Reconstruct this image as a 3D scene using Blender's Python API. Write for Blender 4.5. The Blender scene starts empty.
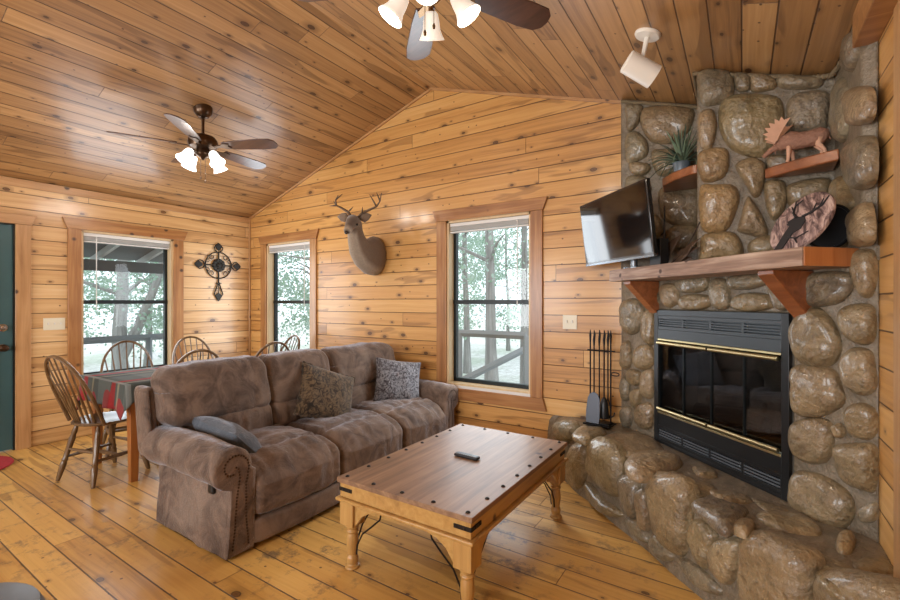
import bpy, math, random
from mathutils import Vector, Matrix, noise
random.seed(7)
S = bpy.context.scene
COL = S.collection
PI = math.pi
V = Vector

# ---------------------------------------------------------------- camera frame used for reading positions off the photo
F = 446.0; YAW = math.radians(33.2); H = 1.34; CX = 450.0; CY = 302.0
fx, fy = -math.sin(YAW), math.cos(YAW); rx, ry = math.cos(YAW), math.sin(YAW)
def on(u, v, n, c):
    a = (u-CX)/F; d = V((fx+a*rx, fy+a*ry, -(v-CY)/F)); n = V(n)
    t = (c-n.z*H)/d.dot(n)
    return V((d.x*t, d.y*t, H+d.z*t))

# ---------------------------------------------------------------- materials
MATS = {}
class NT:
    def __init__(s, name):
        s.m = bpy.data.materials.new(name); s.m.use_nodes = True
        s.t = s.m.node_tree; s.t.nodes.clear()
        s.out = s.t.nodes.new('ShaderNodeOutputMaterial')
        s.b = s.t.nodes.new('ShaderNodeBsdfPrincipled')
        s.t.links.new(s.b.outputs[0], s.out.inputs[0])
        MATS[name] = s.m
    def n(s, typ, **kw):
        nd = s.t.nodes.new('ShaderNode'+typ)
        for k, v in kw.items(): setattr(nd, k, v)
        return nd
    def put(s, sock, val):
        if isinstance(val, bpy.types.NodeSocket): s.t.links.new(val, sock)
        elif val is not None: sock.default_value = val
    def math(s, op, a, b=None, c=None):
        nd = s.n('Math', operation=op); s.put(nd.inputs[0], a)
        if b is not None: s.put(nd.inputs[1], b)
        if c is not None: s.put(nd.inputs[2], c)
        return nd.outputs[0]
    def comb(s, x, y, z):
        nd = s.n('CombineXYZ')
        for i, q in enumerate((x, y, z)): s.put(nd.inputs[i], q)
        return nd.outputs[0]
    def noise(s, vec, scale=5, detail=3, rough=.5, dist=0, dims='3D'):
        nd = s.n('TexNoise', noise_dimensions=dims)
        s.put(nd.inputs['Vector'], vec); nd.inputs['Scale'].default_value = scale
        nd.inputs['Detail'].default_value = detail; nd.inputs['Roughness'].default_value = rough
        nd.inputs['Distortion'].default_value = dist
        return nd.outputs[0]
    def ramp(s, fac, stops, interp='LINEAR'):
        nd = s.n('ValToRGB'); s.put(nd.inputs[0], fac); r = nd.color_ramp; r.interpolation = interp
        while len(r.elements) > 1: r.elements.remove(r.elements[-1])
        for i, (p, c) in enumerate(stops):
            e = r.elements[0] if i == 0 else r.elements.new(p)
            e.position = p; e.color = (*c, 1) if len(c) == 3 else c
        return nd.outputs[0]
    def maprange(s, v, a, b, c=0, d=1):
        nd = s.n('MapRange'); s.put(nd.inputs[0], v)
        for i, q in enumerate((a, b, c, d)): nd.inputs[i+1].default_value = q
        return nd.outputs[0]
    def mix(s, fac, a, b, mode='MIX'):
        nd = s.n('Mix', data_type='RGBA', blend_type=mode)
        s.put(nd.inputs[0], fac)
        s.put(nd.inputs[6], a if not isinstance(a, tuple) else (*a, 1))
        s.put(nd.inputs[7], b if not isinstance(b, tuple) else (*b, 1))
        return nd.outputs[2]
    def bump(s, h, strength=.3, dist=.01, normal=None):
        nd = s.n('Bump'); s.put(nd.inputs['Height'], h); nd.inputs['Strength'].default_value = strength
        nd.inputs['Distance'].default_value = dist
        if normal: s.put(nd.inputs['Normal'], normal)
        return nd.outputs[0]
    def set(s, **kw):
        for k, v in kw.items():
            k = {'color': 'Base Color', 'rough': 'Roughness', 'metal': 'Metallic', 'normal': 'Normal', 'coat': 'Coat Weight',
                 'coatr': 'Coat Roughness', 'sheen': 'Sheen Weight', 'sheenr': 'Sheen Roughness', 'spec': 'Specular IOR Level',
                 'emit': 'Emission Color', 'estr': 'Emission Strength', 'trans': 'Transmission Weight', 'sss': 'Subsurface Weight'}[k]
            if isinstance(v, tuple) and len(v) == 3: v = (*v, 1)
            s.put(s.b.inputs[k], v)
        return s

def srgb(r, g, b):
    f = lambda c: (c/255)/12.92 if c/255 <= .04045 else ((c/255+.055)/1.055)**2.4
    return (f(r), f(g), f(b))

def plain(name, c, rough=.5, metal=0, nscale=0, namt=.25, bumpn=0, **kw):
    t = NT(name)
    if nscale:
        tc = t.n('TexCoord').outputs['Object']
        nz = t.noise(tc, nscale, 4)
        col = t.mix(nz, tuple(x*(1-namt) for x in c), tuple(min(1, x*(1+namt)) for x in c))
        t.set(color=col)
        if bumpn: t.set(normal=t.bump(nz, bumpn, .01))
    else: t.set(color=c)
    t.set(rough=rough, metal=metal, **kw)
    return t.m

def boards(name, along, across, w, L, cols, knot=.5, groove=.03, rough=.35, coat=.3, kscale=1.0, slope=None, wear=0, dark=(.07, .03, .012), off=0.0, jw=.0016):
    """planks: along/across are 0,1,2 world axes"""
    t = NT(name)
    g = t.n('NewGeometry'); sp = t.n('SeparateXYZ'); t.t.links.new(g.outputs['Position'], sp.inputs[0])
    u = sp.outputs[along]; v = t.math('MULTIPLY_ADD', sp.outputs[across], slope or 1.0, off)
    vb = t.math('DIVIDE', v, w); bi = t.math('FLOOR', vb); fv = t.math('FRACT', vb)
    wn = t.n('TexWhiteNoise', noise_dimensions='1D'); t.put(wn.inputs['W'], bi)
    uj = t.math('MULTIPLY_ADD', wn.outputs[0], 9.0, t.math('DIVIDE', u, L))
    ji = t.math('FLOOR', uj); fj = t.math('FRACT', uj)
    wn2 = t.n('TexWhiteNoise', noise_dimensions='3D'); t.put(wn2.inputs['Vector'], t.comb(bi, ji, 3.3))
    r = wn2.outputs[0]
    # grain
    roff = t.math('MULTIPLY', r, 37.0)
    warp = t.noise(t.comb(t.math('MULTIPLY', u, 1.3), t.math('MULTIPLY', v, 5.0), roff), 1.0, 2)
    vv = t.math('MULTIPLY_ADD', warp, .05, v)
    gr = t.noise(t.comb(t.math('MULTIPLY', u, 1.1), t.math('MULTIPLY', vv, 34.0), roff), 1.0, 4, .6, .3)
    fine = t.noise(t.comb(t.math('MULTIPLY', u, 5.0), t.math('MULTIPLY', vv, 190.0), roff), 1.0, 2)
    tone = t.math('ADD', t.math('MULTIPLY', r, .42), t.math('MULTIPLY', gr, .85))
    tone = t.math('MULTIPLY_ADD', fine, .2, t.math('SUBTRACT', tone, .26))
    col = t.ramp(tone, [(i/(len(cols)-1), c) for i, c in enumerate(cols)])
    # broad heartwood figure (pale sapwood / dark cathedral patches)
    cat = t.noise(t.comb(t.math('MULTIPLY', u, 1.0), t.math('MULTIPLY', v, 7.0), t.math('MULTIPLY', r, 91.0)), 1.1, 2, .5, .8)
    cm = t.maprange(cat, .60, .635)
    col = t.mix(t.math('MULTIPLY', cm, .5), col, cols[0])
    # knots
    vo = t.n('TexVoronoi', voronoi_dimensions='2D', feature='F1'); vo.inputs['Randomness'].default_value = .85
    kv = t.comb(t.math('MULTIPLY_ADD', u, 4.2*kscale, t.math('MULTIPLY', r, 61.0)), t.math('MULTIPLY', v, 1.0/w), 0.0)
    t.put(vo.inputs['Vector'], kv); vo.inputs['Scale'].default_value = 1.0
    # true local offset measured in the plank's plane
    cs = t.n('SeparateColor'); t.put(cs.inputs[0], vo.outputs['Color'])
    wob = t.noise(t.comb(t.math('MULTIPLY', u, 30), t.math('MULTIPLY', v, 30), roff), 1, 2)
    d = t.math('MULTIPLY_ADD', wob, .05, vo.outputs['Distance'])
    size = t.math('MULTIPLY_ADD', t.math('POWER', cs.outputs[0], 2.0), .10, .045)
    pres = t.math('LESS_THAN', cs.outputs[1], knot*.5)
    rel = t.math('DIVIDE', d, size)
    core = t.math('MULTIPLY', t.maprange(rel, .95, 1.15, 1, 0), pres)
    halo = t.math('MULTIPLY', t.maprange(rel, 1.0, 2.8, .55, 0), pres)
    col = t.mix(halo, col, t.mix(.5, cols[0], dark))
    ring = t.ramp(rel, [(0, dark), (.35, tuple(.3*a+.7*b for a, b in zip(cols[0], dark))), (.75, tuple(.5*a+.5*b for a, b in zip(cols[0], dark))), (.95, tuple(.6*x for x in dark))])
    col = t.mix(core, col, ring)
    v2 = t.n('TexVoronoi', voronoi_dimensions='2D'); t.put(v2.inputs['Vector'], t.comb(t.math('MULTIPLY_ADD', u, 12.0*kscale, t.math('MULTIPLY', r, 83.0)), t.math('MULTIPLY', v, 2.0/w), 0.0)); v2.inputs['Scale'].default_value = 1.0
    c2_ = t.n('SeparateColor'); t.put(c2_.inputs[0], v2.outputs['Color'])
    pin = t.math('MULTIPLY', t.maprange(t.math('MULTIPLY_ADD', wob, .04, v2.outputs['Distance']), .09, .12, 1, 0), t.math('LESS_THAN', c2_.outputs[1], knot*.10))
    col = t.mix(t.math('MULTIPLY', pin, .85), col, dark)
    if wear:
        wz = t.noise(g.outputs['Position'], 7.0, 6, .75)
        wl = t.noise(g.outputs['Position'], 1.1, 2)
        sc = t.math('MULTIPLY', t.maprange(wz, .53, .64), t.maprange(wl, .40, .62))
        col = t.mix(t.math('MULTIPLY', sc, wear), col, (.085, .06, .045))
    # plank grooves: dirt and groove shade put into the colour, plus end joints
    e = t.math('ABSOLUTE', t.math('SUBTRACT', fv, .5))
    gm = t.maprange(e, .5-groove, .5-groove*.35)
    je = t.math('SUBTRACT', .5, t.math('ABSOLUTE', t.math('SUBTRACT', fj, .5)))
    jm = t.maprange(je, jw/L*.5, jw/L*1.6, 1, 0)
    groove_dark = t.math('MAXIMUM', t.maprange(e, .5-groove*.9, .5-groove*.5), t.math('MULTIPLY', jm, .85))
    col = t.mix(t.math('MULTIPLY', groove_dark, .9), col, dark)
    hgt = t.math('SUBTRACT', t.math('MULTIPLY', gr, .06), t.math('MAXIMUM', gm, jm))
    t.set(color=col, rough=t.math('MULTIPLY_ADD', fine, .12, rough), coat=coat, coatr=.18, normal=t.bump(hgt, .8, .006))
    return t.m

gold = [srgb(132, 88, 42), srgb(194, 142, 78), srgb(212, 164, 98), srgb(226, 188, 130)]
goldL = [srgb(146, 102, 58), srgb(200, 156, 102), srgb(220, 182, 130), srgb(232, 206, 162)]
ceilc = [srgb(96, 64, 34), srgb(154, 114, 70), srgb(180, 138, 88), srgb(204, 166, 116)]
floorc = [srgb(142, 98, 44), srgb(194, 146, 74), srgb(212, 166, 90), srgb(224, 186, 114)]
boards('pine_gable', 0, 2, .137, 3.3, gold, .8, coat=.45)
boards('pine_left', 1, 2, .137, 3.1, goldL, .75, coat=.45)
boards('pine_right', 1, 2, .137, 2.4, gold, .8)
boards('pine_ceiling', 1, 0, .135, 3.0, ceilc, .85, slope=1.05, rough=.36, coat=.3, groove=.034)
boards('pine_floor', 0, 1, .148, 2.4, floorc, .6, groove=.03, rough=.4, coat=.18, wear=.8, off=.03)

def wood(name, cols, axis=0, rough=.4, coat=.2, scale=1.0, knots=0.0, dark=(.05, .02, .01)):
    t = NT(name)
    tc = t.n('TexCoord').outputs['Object']; sp = t.n('SeparateXYZ'); t.put(sp.inputs[0], tc)
    o = [sp.outputs[i] for i in range(3)]; k = [26*scale]*3; k[axis] = 1.6*scale
    vec = t.comb(*[t.math('MULTIPLY', o[i], k[i]) for i in range(3)])
    g = t.noise(vec, 1, 4, .6, .5)
    b = t.noise(tc, 2.2*scale, 2)
    tone = t.math('ADD', t.math('MULTIPLY', g, .7), t.math('MULTIPLY', b, .35))
    col = t.ramp(tone, [(.25+.5*i/(len(cols)-1), c) for i, c in enumerate(cols)])
    if knots:
        vo = t.n('TexVoronoi'); t.put(vo.inputs['Vector'], tc); vo.inputs['Scale'].default_value = 7*scale
        cs = t.n('SeparateColor'); t.put(cs.inputs[0], vo.outputs['Color'])
        km = t.math('MULTIPLY', t.maprange(vo.outputs['Distance'], .10, .19, 1, 0), t.math('LESS_THAN', cs.outputs[1], knots))
        col = t.mix(km, col, dark)
    t.set(color=col, rough=rough, coat=coat, coatr=.2, normal=t.bump(g, .15, .004))
    return t.m

casing_c = [srgb(110, 70, 36), srgb(156, 106, 60), srgb(190, 142, 88)]
for a in (0, 1, 2): wood('casing_%d' % a, casing_c, a, .35, .3, 1, .8)
for a in (0, 1, 2): wood('casing_pale_%d' % a, [srgb(140, 98, 58), srgb(180, 136, 90), srgb(204, 162, 114)], a, .35, .3, 1, .35)
wood('jamb', [srgb(196, 166, 120), srgb(214, 188, 146), srgb(222, 200, 164)], 2, .5, .1)
wood('mantel_wood', [srgb(74, 54, 42), srgb(136, 108, 90), srgb(192, 168, 148)], 0, .6, .05, 1.6, .5)
wood('mantel_end', [srgb(134, 76, 38), srgb(172, 108, 60), srgb(192, 128, 76)], 2, .4, .3)
wood('red_wood', [srgb(88, 48, 26), srgb(134, 78, 44), srgb(168, 104, 62)], 0, .35, .35)
wood('table_top', [srgb(78, 58, 44), srgb(130, 98, 72), srgb(168, 134, 102)], 1, .52, .06, 1.0, .2)
wood('table_pine', [srgb(132, 94, 48), srgb(178, 136, 76), srgb(198, 160, 98)], 1, .35, .3, 1.1, .3)
wood('table_leg_pine', [srgb(128, 90, 46), srgb(174, 132, 74), srgb(196, 156, 94)], 2, .35, .3, 1.1, .2)
wood('chair_wood', [srgb(64, 46, 26), srgb(98, 72, 44), srgb(126, 98, 64)], 2, .35, .3, 1.5)
wood('dining_wood', [srgb(116, 66, 28), srgb(150, 92, 44), srgb(172, 112, 60)], 2, .35, .3)
wood('blade_wood', [srgb(48, 28, 20), srgb(70, 42, 32), srgb(92, 60, 46)], 0, .3, .4)
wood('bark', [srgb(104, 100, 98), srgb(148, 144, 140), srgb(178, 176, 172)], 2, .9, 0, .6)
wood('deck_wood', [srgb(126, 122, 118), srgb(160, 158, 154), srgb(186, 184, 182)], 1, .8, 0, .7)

def stonemat(name):
    t = NT(name)
    at = t.n('Attribute', attribute_name='tint', attribute_type='GEOMETRY')
    g = t.n('NewGeometry').outputs['Position']
    a = t.noise(g, 9, 5, .6, .4); b = t.noise(g, 45, 3); c = t.noise(g, 3.5, 3)
    col = t.mix(t.maprange(a, .35, .68, 0, .75), at.outputs['Color'], t.mix(.5, at.outputs['Color'], srgb(84, 68, 50), 'MULTIPLY'))
    col = t.mix(t.maprange(c, .50, .66, 0, .35), col, srgb(138, 116, 86))
    col = t.mix(t.maprange(b, .52, .7, 0, .5), col, srgb(72, 60, 44))
    vn = t.noise(g, 5.5, 4, .7, 2.5); col = t.mix(t.maprange(vn, .47, .53, 0, .22), col, srgb(168, 148, 112))
    t.set(color=col, rough=t.maprange(a, .3, .7, .3, .5), coat=.5, coatr=.16,
          normal=t.bump(t.math('ADD', t.math('MULTIPLY', b, .6), a), .8, .025))
stonemat('river_stone')
t = NT('mortar'); g = t.n('NewGeometry').outputs['Position']
a = t.noise(g, 14, 5, .65); b = t.noise(g, 60, 3)
t.set(color=t.ramp(a, [(.3, srgb(98, 88, 72)), (.55, srgb(124, 112, 94)), (.8, srgb(146, 134, 114))]), rough=.42, coat=.25, coatr=.25,
      normal=t.bump(t.math('ADD', a, t.math('MULTIPLY', b, .4)), .7, .03))

def fabric(name, base, alt, hi, sc=7):
    t = NT(name); tc = t.n('TexCoord').outputs['Object']
    a = t.noise(tc, sc, 5, .65, .9); b = t.noise(tc, 160, 2); c = t.noise(tc, 3.0, 3)
    col = t.mix(t.maprange(a, .35, .65), base, alt)
    col = t.mix(t.maprange(c, .5, .7, 0, .5), col, hi)
    t.set(color=col, rough=.85, sheen=.8, sheenr=.3, spec=.25, normal=t.bump(t.math('ADD', t.math('MULTIPLY', b, .25), a), .5, .03))
    t.b.inputs['Sheen Tint'].default_value = (.72, .76, .86, 1)
    return t.m
fabric('microfiber', srgb(78, 64, 56), srgb(126, 106, 92), srgb(146, 128, 114))
fabric('microfiber_tan', srgb(124, 94, 70), srgb(142, 108, 80), srgb(150, 116, 88))
fabric('blue_grey_cloth', srgb(78, 84, 92), srgb(92, 98, 106), srgb(100, 104, 112))
def pattern(name, c1, c2, c3, sc):
    t = NT(name); tc = t.n('TexCoord').outputs['Object']
    w = t.noise(tc, sc*.5, 3, .5, 1.5)
    a = t.noise(tc, sc, 3, .6, 2.0)
    vo = t.n('TexVoronoi', feature='DISTANCE_TO_EDGE'); t.put(vo.inputs['Vector'], tc); vo.inputs['Scale'].default_value = sc*1.3
    line = t.maprange(vo.outputs['Distance'], .04, .1, 1, 0)
    col = t.ramp(a, [(.38, c1), (.47, c2), (.53, c1), (.6, c3), (.66, c2)])
    col = t.mix(t.math('MULTIPLY', line, t.maprange(w, .45, .6)), col, c3)
    t.set(color=col, rough=.9, sheen=.3, spec=.2, normal=t.bump(a, .3, .01))
pattern('tapestry_brown', srgb(70, 56, 42), srgb(112, 94, 70), srgb(40, 34, 28), 16)
pattern('tapestry_grey', srgb(84, 82, 86), srgb(148, 148, 152), srgb(52, 44, 48), 18)

plain('black_metal', srgb(30, 30, 32), .45, .7)
plain('iron', srgb(40, 34, 30), .5, .6, 20, .3)
plain('nail', srgb(72, 56, 44), .3, .9)
plain('insert_steel', srgb(58, 66, 72), .38, .2, 4, .12)
plain('insert_black', srgb(26, 28, 30), .35, .2)
plain('louver', srgb(92, 98, 104), .4, .4)
plain('shovel_steel', srgb(66, 68, 74), .35, .6)
plain('brass', srgb(206, 194, 150), .32, 1.0)
plain('white_plastic', srgb(225, 222, 214), .4)
plain('ivory_plastic', srgb(226, 220, 198), .35)
plain('white_vinyl', srgb(224, 224, 222), .4)
plain('door_paint', srgb(60, 92, 96), .35, 0, 6, .08)
plain('frame_black', srgb(26, 34, 36), .35, .3)
plain('chrome', srgb(200, 200, 200), .2, 1.0)
plain('bronze', srgb(84, 66, 52), .28, .9)
plain('antique_brass', srgb(120, 92, 62), .25, .9)
plain('tv_plastic', srgb(16, 17, 20), .25, 0, coat=.5)
plain('tv_screen', srgb(10, 11, 14), .07, 0, spec=.9)
plain('tv_silver', srgb(120, 126, 132), .25, .7)
plain('router_black', srgb(22, 24, 26), .4)
plain('red_rug', srgb(160, 36, 44), .95, 0, 40, .3, .5)
plain('grey_leather', srgb(86, 92, 98), .45, 0, 12, .15)
plain('moose_wood', srgb(146, 106, 86), .7, 0, 60, .35, .8)
plain('moose_pale', srgb(206, 160, 132), .7, 0, 40, .15)
plain('deer_black', srgb(34, 32, 34), .7)
plain('leaf_brown', srgb(74, 54, 38), .6, 0, 30, .5)
plain('twig', srgb(52, 38, 28), .8)
plain('plant_green', srgb(112, 132, 108), .5, 0, 25, .35)
plain('plant_dark', srgb(52, 72, 58), .55, 0, 25, .3)
plain('pot', srgb(96, 108, 118), .3, 0, 10, .15)
plain('hair_tan', srgb(126, 100, 74), .9, 0, 30, .2)
plain('log', srgb(60, 48, 38), .9, 0, 20, .4)
plain('brick_haze', srgb(118, 114, 106), .95, 0, 8, .3)  # firebox lining lightened to paint in the grey haze reflected by the glass
plain('cross_iron', srgb(44, 42, 38), .55, .5, 30, .3)
plain('antler_mat', srgb(92, 70, 50), .5, 0, 30, .3)
plain('deer_nose', srgb(24, 20, 18), .25)
plain('remote_black', srgb(24, 24, 28), .45)
plain('remote_grey', srgb(110, 112, 116), .5)
plain('rope', srgb(120, 106, 82), .9, 0, 80, .4, .8)
plain('white_wall', srgb(210, 190, 160), .6)
# deer hide: grey-brown with pale throat
t = NT('deer_hide'); tc = t.n('TexCoord').outputs['Object']
at = t.n('Attribute', attribute_name='tint', attribute_type='GEOMETRY')
nz = t.noise(tc, 55, 4, .6)
t.set(color=t.mix(t.math('MULTIPLY', nz, .6), at.outputs['Color'], srgb(70, 54, 40)), rough=.9, sheen=.3, normal=t.bump(nz, .4, .01))
# bark-faced plaque
t = NT('plaque_bark'); tc = t.n('TexCoord').outputs['Object']; sp = t.n('SeparateXYZ'); t.put(sp.inputs[0], tc)
nz = t.noise(t.comb(t.math('MULTIPLY', sp.outputs[0], 30), t.math('MULTIPLY', sp.outputs[2], 9), 0), 1.6, 4, .65, 1.0)
t.set(color=t.ramp(nz, [(.36, srgb(66, 48, 46)), (.47, srgb(122, 98, 94)), (.58, srgb(182, 154, 144)), (.7, srgb(206, 184, 170))]), rough=.7, normal=t.bump(nz, .8, .01))
# tartan tablecloth
t = NT('plaid'); tc = t.n('TexCoord').outputs['Object']; sp = t.n('SeparateXYZ'); t.put(sp.inputs[0], tc)
def band(ax, per, off, w0): 
    f = t.math('FRACT', t.math('MULTIPLY_ADD', sp.outputs[ax], 1/per, off)); return t.math('LESS_THAN', f, w0)
x2 = t.math('ADD', sp.outputs[0], t.math('MULTIPLY', sp.outputs[2], .0))
col = t.mix(t.math('MULTIPLY', t.math('ADD', band(0, .46, .1, .5), band(1, .46, .2, .5)), .5), srgb(52, 58, 54), srgb(92, 98, 94))
col = t.mix(t.math('MULTIPLY', band(0, .52, .62, .13), .8), col, srgb(150, 26, 30))
col = t.mix(t.math('MULTIPLY', band(1, .7, .3, .15), .7), col, srgb(150, 26, 30))
col = t.mix(t.math('MULTIPLY', band(0, .46, .35, .07), .5), col, srgb(160, 150, 120))
col = t.mix(t.math('MULTIPLY', band(1, .46, .72, .08), .5), col, srgb(150, 154, 150))
nz = t.noise(tc, 120, 2)
t.set(color=t.mix(t.math('MULTIPLY', nz, .5), col, t.mix(.5, col, (0, 0, 0))), rough=.95, normal=t.bump(nz, .3, .004))
# glass
def glass(name, tint, refl_rough=.02, ior=1.45, mult=1.0):
    t = NT(name); t.t.nodes.remove(t.b)
    tr = t.n('BsdfTransparent'); tr.inputs[0].default_value = (*tint, 1)
    gl = t.n('BsdfGlossy'); gl.inputs['Roughness'].default_value = refl_rough
    fr = t.n('Fresnel'); fr.inputs[0].default_value = ior
    mx = t.n('MixShader'); gg = t.n('NewGeometry'); t.put(mx.inputs[0], t.math('MULTIPLY', t.math('MULTIPLY', fr.outputs[0], mult), t.math('SUBTRACT', 1.0, gg.outputs['Backfacing'])))
    t.put(mx.inputs[1], tr.outputs[0]); t.put(mx.inputs[2], gl.outputs[0]); t.put(t.out.inputs[0], mx.outputs[0])
glass('window_glass', (.96, .98, .98))
glass('hearth_glass', (.7, .72, .74), .02, 1.9, 7.0)
# lamp glass
t = NT('shade_glass'); t.set(color=(.9, .88, .84), rough=.3, emit=(1, .97, .92), estr=2.6)
t = NT('shade_glass_dim'); t.set(color=(.85, .8, .72), rough=.3, emit=(1, .88, .74), estr=.45)
# outdoors
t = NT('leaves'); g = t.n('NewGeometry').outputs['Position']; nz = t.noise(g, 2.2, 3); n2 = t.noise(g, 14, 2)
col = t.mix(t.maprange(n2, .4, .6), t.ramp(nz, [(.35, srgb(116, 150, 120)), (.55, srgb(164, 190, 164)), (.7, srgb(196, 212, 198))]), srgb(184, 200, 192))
t.set(color=col, rough=.7, spec=.2); 
tl = t.n('BsdfTranslucent'); t.put(tl.inputs[0], col); mx = t.n('MixShader'); mx.inputs[0].default_value = .45
t.put(mx.inputs[1], t.b.outputs[0]); t.put(mx.inputs[2], tl.outputs[0]); t.put(t.out.inputs[0], mx.outputs[0])
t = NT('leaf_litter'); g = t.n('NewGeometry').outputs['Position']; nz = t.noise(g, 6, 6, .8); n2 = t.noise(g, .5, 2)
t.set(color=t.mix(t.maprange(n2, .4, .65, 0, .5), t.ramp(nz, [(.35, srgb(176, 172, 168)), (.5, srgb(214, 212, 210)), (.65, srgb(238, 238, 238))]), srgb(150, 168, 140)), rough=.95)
t = NT('porch_paint'); t.set(color=srgb(150, 156, 160), rough=.7)
t = NT('porch_white'); t.set(color=srgb(214, 214, 212), rough=.7)
t = NT('porch_under'); t.set(color=srgb(128, 126, 126), rough=.8)

# ---------------------------------------------------------------- mesh builder
WM = {}
def W(o): return WM.get(o.name, Matrix())
def empty(name, loc, rz=0, label=None, cat=None, group=None, kind=None):
    o = bpy.data.objects.new(name, None); o.empty_display_size = .1; COL.objects.link(o)
    o.location = loc; o.rotation_euler = (0, 0, rz)
    WM[o.name] = Matrix.Translation(V(loc)) @ Matrix.Rotation(rz, 4, 'Z')
    tag(o, label, cat, group, kind); return o
def tag(o, label=None, cat=None, group=None, kind=None):
    for k, v in (('label', label), ('category', cat), ('group', group), ('kind', kind)):
        if v: o[k] = v
    return o
class MB:
    def __init__(s): s.v = []; s.f = []; s.m = []; s.tint = []; s.cur = (1, 1, 1); s.mi = 0; s.M = Matrix()
    def add(s, vs, fs):
        k = len(s.v); s.v += [s.M @ V(p) for p in vs]
        for f in fs: s.f.append([i+k for i in f]); s.m.append(s.mi)
        s.tint += [s.cur]*len(vs); return k
    def box(s, a, b):
        (x0, y0, z0), (x1, y1, z1) = a, b
        s.add([(x0,y0,z0),(x1,y0,z0),(x1,y1,z0),(x0,y1,z0),(x0,y0,z1),(x1,y0,z1),(x1,y1,z1),(x0,y1,z1)],
              [(0,3,2,1),(4,5,6,7),(0,1,5,4),(1,2,6,5),(2,3,7,6),(3,0,4,7)]); return s
    def prism(s, pts, vec):
        n = len(pts); vec = V(vec); pts = [V(p) for p in pts]
        nrm = V((0,0,0))
        for i in range(n): nrm += (pts[i]-pts[0]).cross(pts[(i+1)%n]-pts[0])
        if nrm.dot(vec) > 0: pts = pts[::-1]
        s.add(pts+[p+vec for p in pts], [tuple(range(n)), tuple(range(2*n-1, n-1, -1))] + [(i, i+n, (i+1)%n+n, (i+1)%n) for i in range(n)]); return s
    def tube(s, path, rad, n=10, cap=True, squash=None):
        path = [V(p) for p in path]; m = len(path)
        if not isinstance(rad, (list, tuple)): rad = [rad]*m
        vs = []; up = None
        for i, p in enumerate(path):
            d = (path[min(i+1, m-1)]-path[max(i-1, 0)]).normalized()
            if up is None:
                up = V((0,0,1)) if abs(d.z) < .9 else V((1,0,0))
            a = up - d*up.dot(d)
            if a.length < 1e-4: a = d.orthogonal()
            a.normalize(); up = a; b = d.cross(a)
            r = rad[i]; ra, rb = (r if isinstance(r, (tuple, list)) else (r, r))
            for k in range(n):
                t_ = 2*PI*k/n; vs.append(p + a*ra*math.cos(t_) + b*rb*math.sin(t_))
        fs = [(i*n+k, i*n+(k+1)%n, (i+1)*n+(k+1)%n, (i+1)*n+k) for i in range(m-1) for k in range(n)]
        if cap: fs += [tuple(range(n-1, -1, -1)), tuple((m-1)*n+k for k in range(n))]
        s.add(vs, fs); return s
    def cyl(s, a, b, r0, r1=None, n=16): return s.tube([a, b], [r0, r0 if r1 is None else r1], n)
    def lathe(s, prof, c=(0,0,0), ax=(0,0,1), n=24):
        ax = V(ax).normalized(); a = ax.orthogonal().normalized(); b = ax.cross(a); c = V(c)
        vs = [c+ax*h+(a*math.cos(2*PI*k/n)+b*math.sin(2*PI*k/n))*r for r, h in prof for k in range(n)]
        m = len(prof)
        fs = [(i*n+k, i*n+(k+1)%n, (i+1)*n+(k+1)%n, (i+1)*n+k) for i in range(m-1) for k in range(n)]
        if prof[0][0] > 1e-5: fs.append(tuple(range(n-1, -1, -1)))
        if prof[-1][0] > 1e-5: fs.append(tuple((m-1)*n+k for k in range(n)))
        s.add(vs, fs); return s
    def ball(s, c, r, n=12, m=8):
        r = r if isinstance(r, (tuple, list)) else (r, r, r); c = V(c); vs = []; 
        for i in range(m+1):
            ph = PI*i/m
            for k in range(n):
                t_ = 2*PI*k/n; vs.append(c+V((r[0]*math.sin(ph)*math.cos(t_), r[1]*math.sin(ph)*math.sin(t_), -r[2]*math.cos(ph))))
        s.add(vs, [(i*n+k, i*n+(k+1)%n, (i+1)*n+(k+1)%n, (i+1)*n+k) for i in range(m) for k in range(n)]); return s
    def soft(s, size, r, n=10, fn=None, M=None):
        """rounded box; size = half extents; fn deforms local coordinates"""
        sx, sy, sz = size; idx = {}; vs = []; fs = []
        def key(i, j, k):
            if (i, j, k) not in idx:
                p = V(((2*i/n-1)*sx, (2*j/n-1)*sy, (2*k/n-1)*sz))
                q = V((max(-sx+r, min(sx-r, p.x)), max(-sy+r, min(sy-r, p.y)), max(-sz+r, min(sz-r, p.z))))
                d = p-q
                if d.length > 1e-6: p = q + d.normalized()*r
                if fn: p = V(fn(p))
                if M: p = M @ p
                idx[(i, j, k)] = len(vs); vs.append(p)
            return idx[(i, j, k)]
        for i in range(n):
            for j in range(n):
                fs.append((key(i,j,0), key(i,j+1,0), key(i+1,j+1,0), key(i+1,j,0)))
                fs.append((key(i,j,n), key(i+1,j,n), key(i+1,j+1,n), key(i,j+1,n)))
                fs.append((key(i,0,j), key(i+1,0,j), key(i+1,0,j+1), key(i,0,j+1)))
                fs.append((key(i,n,j), key(i,n,j+1), key(i+1,n,j+1), key(i+1,n,j)))
                fs.append((key(0,i,j), key(0,i,j+1), key(0,i+1,j+1), key(0,i+1,j)))
                fs.append((key(n,i,j), key(n,i+1,j), key(n,i+1,j+1), key(n,i,j+1)))
        s.add(vs, fs); return s
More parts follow.
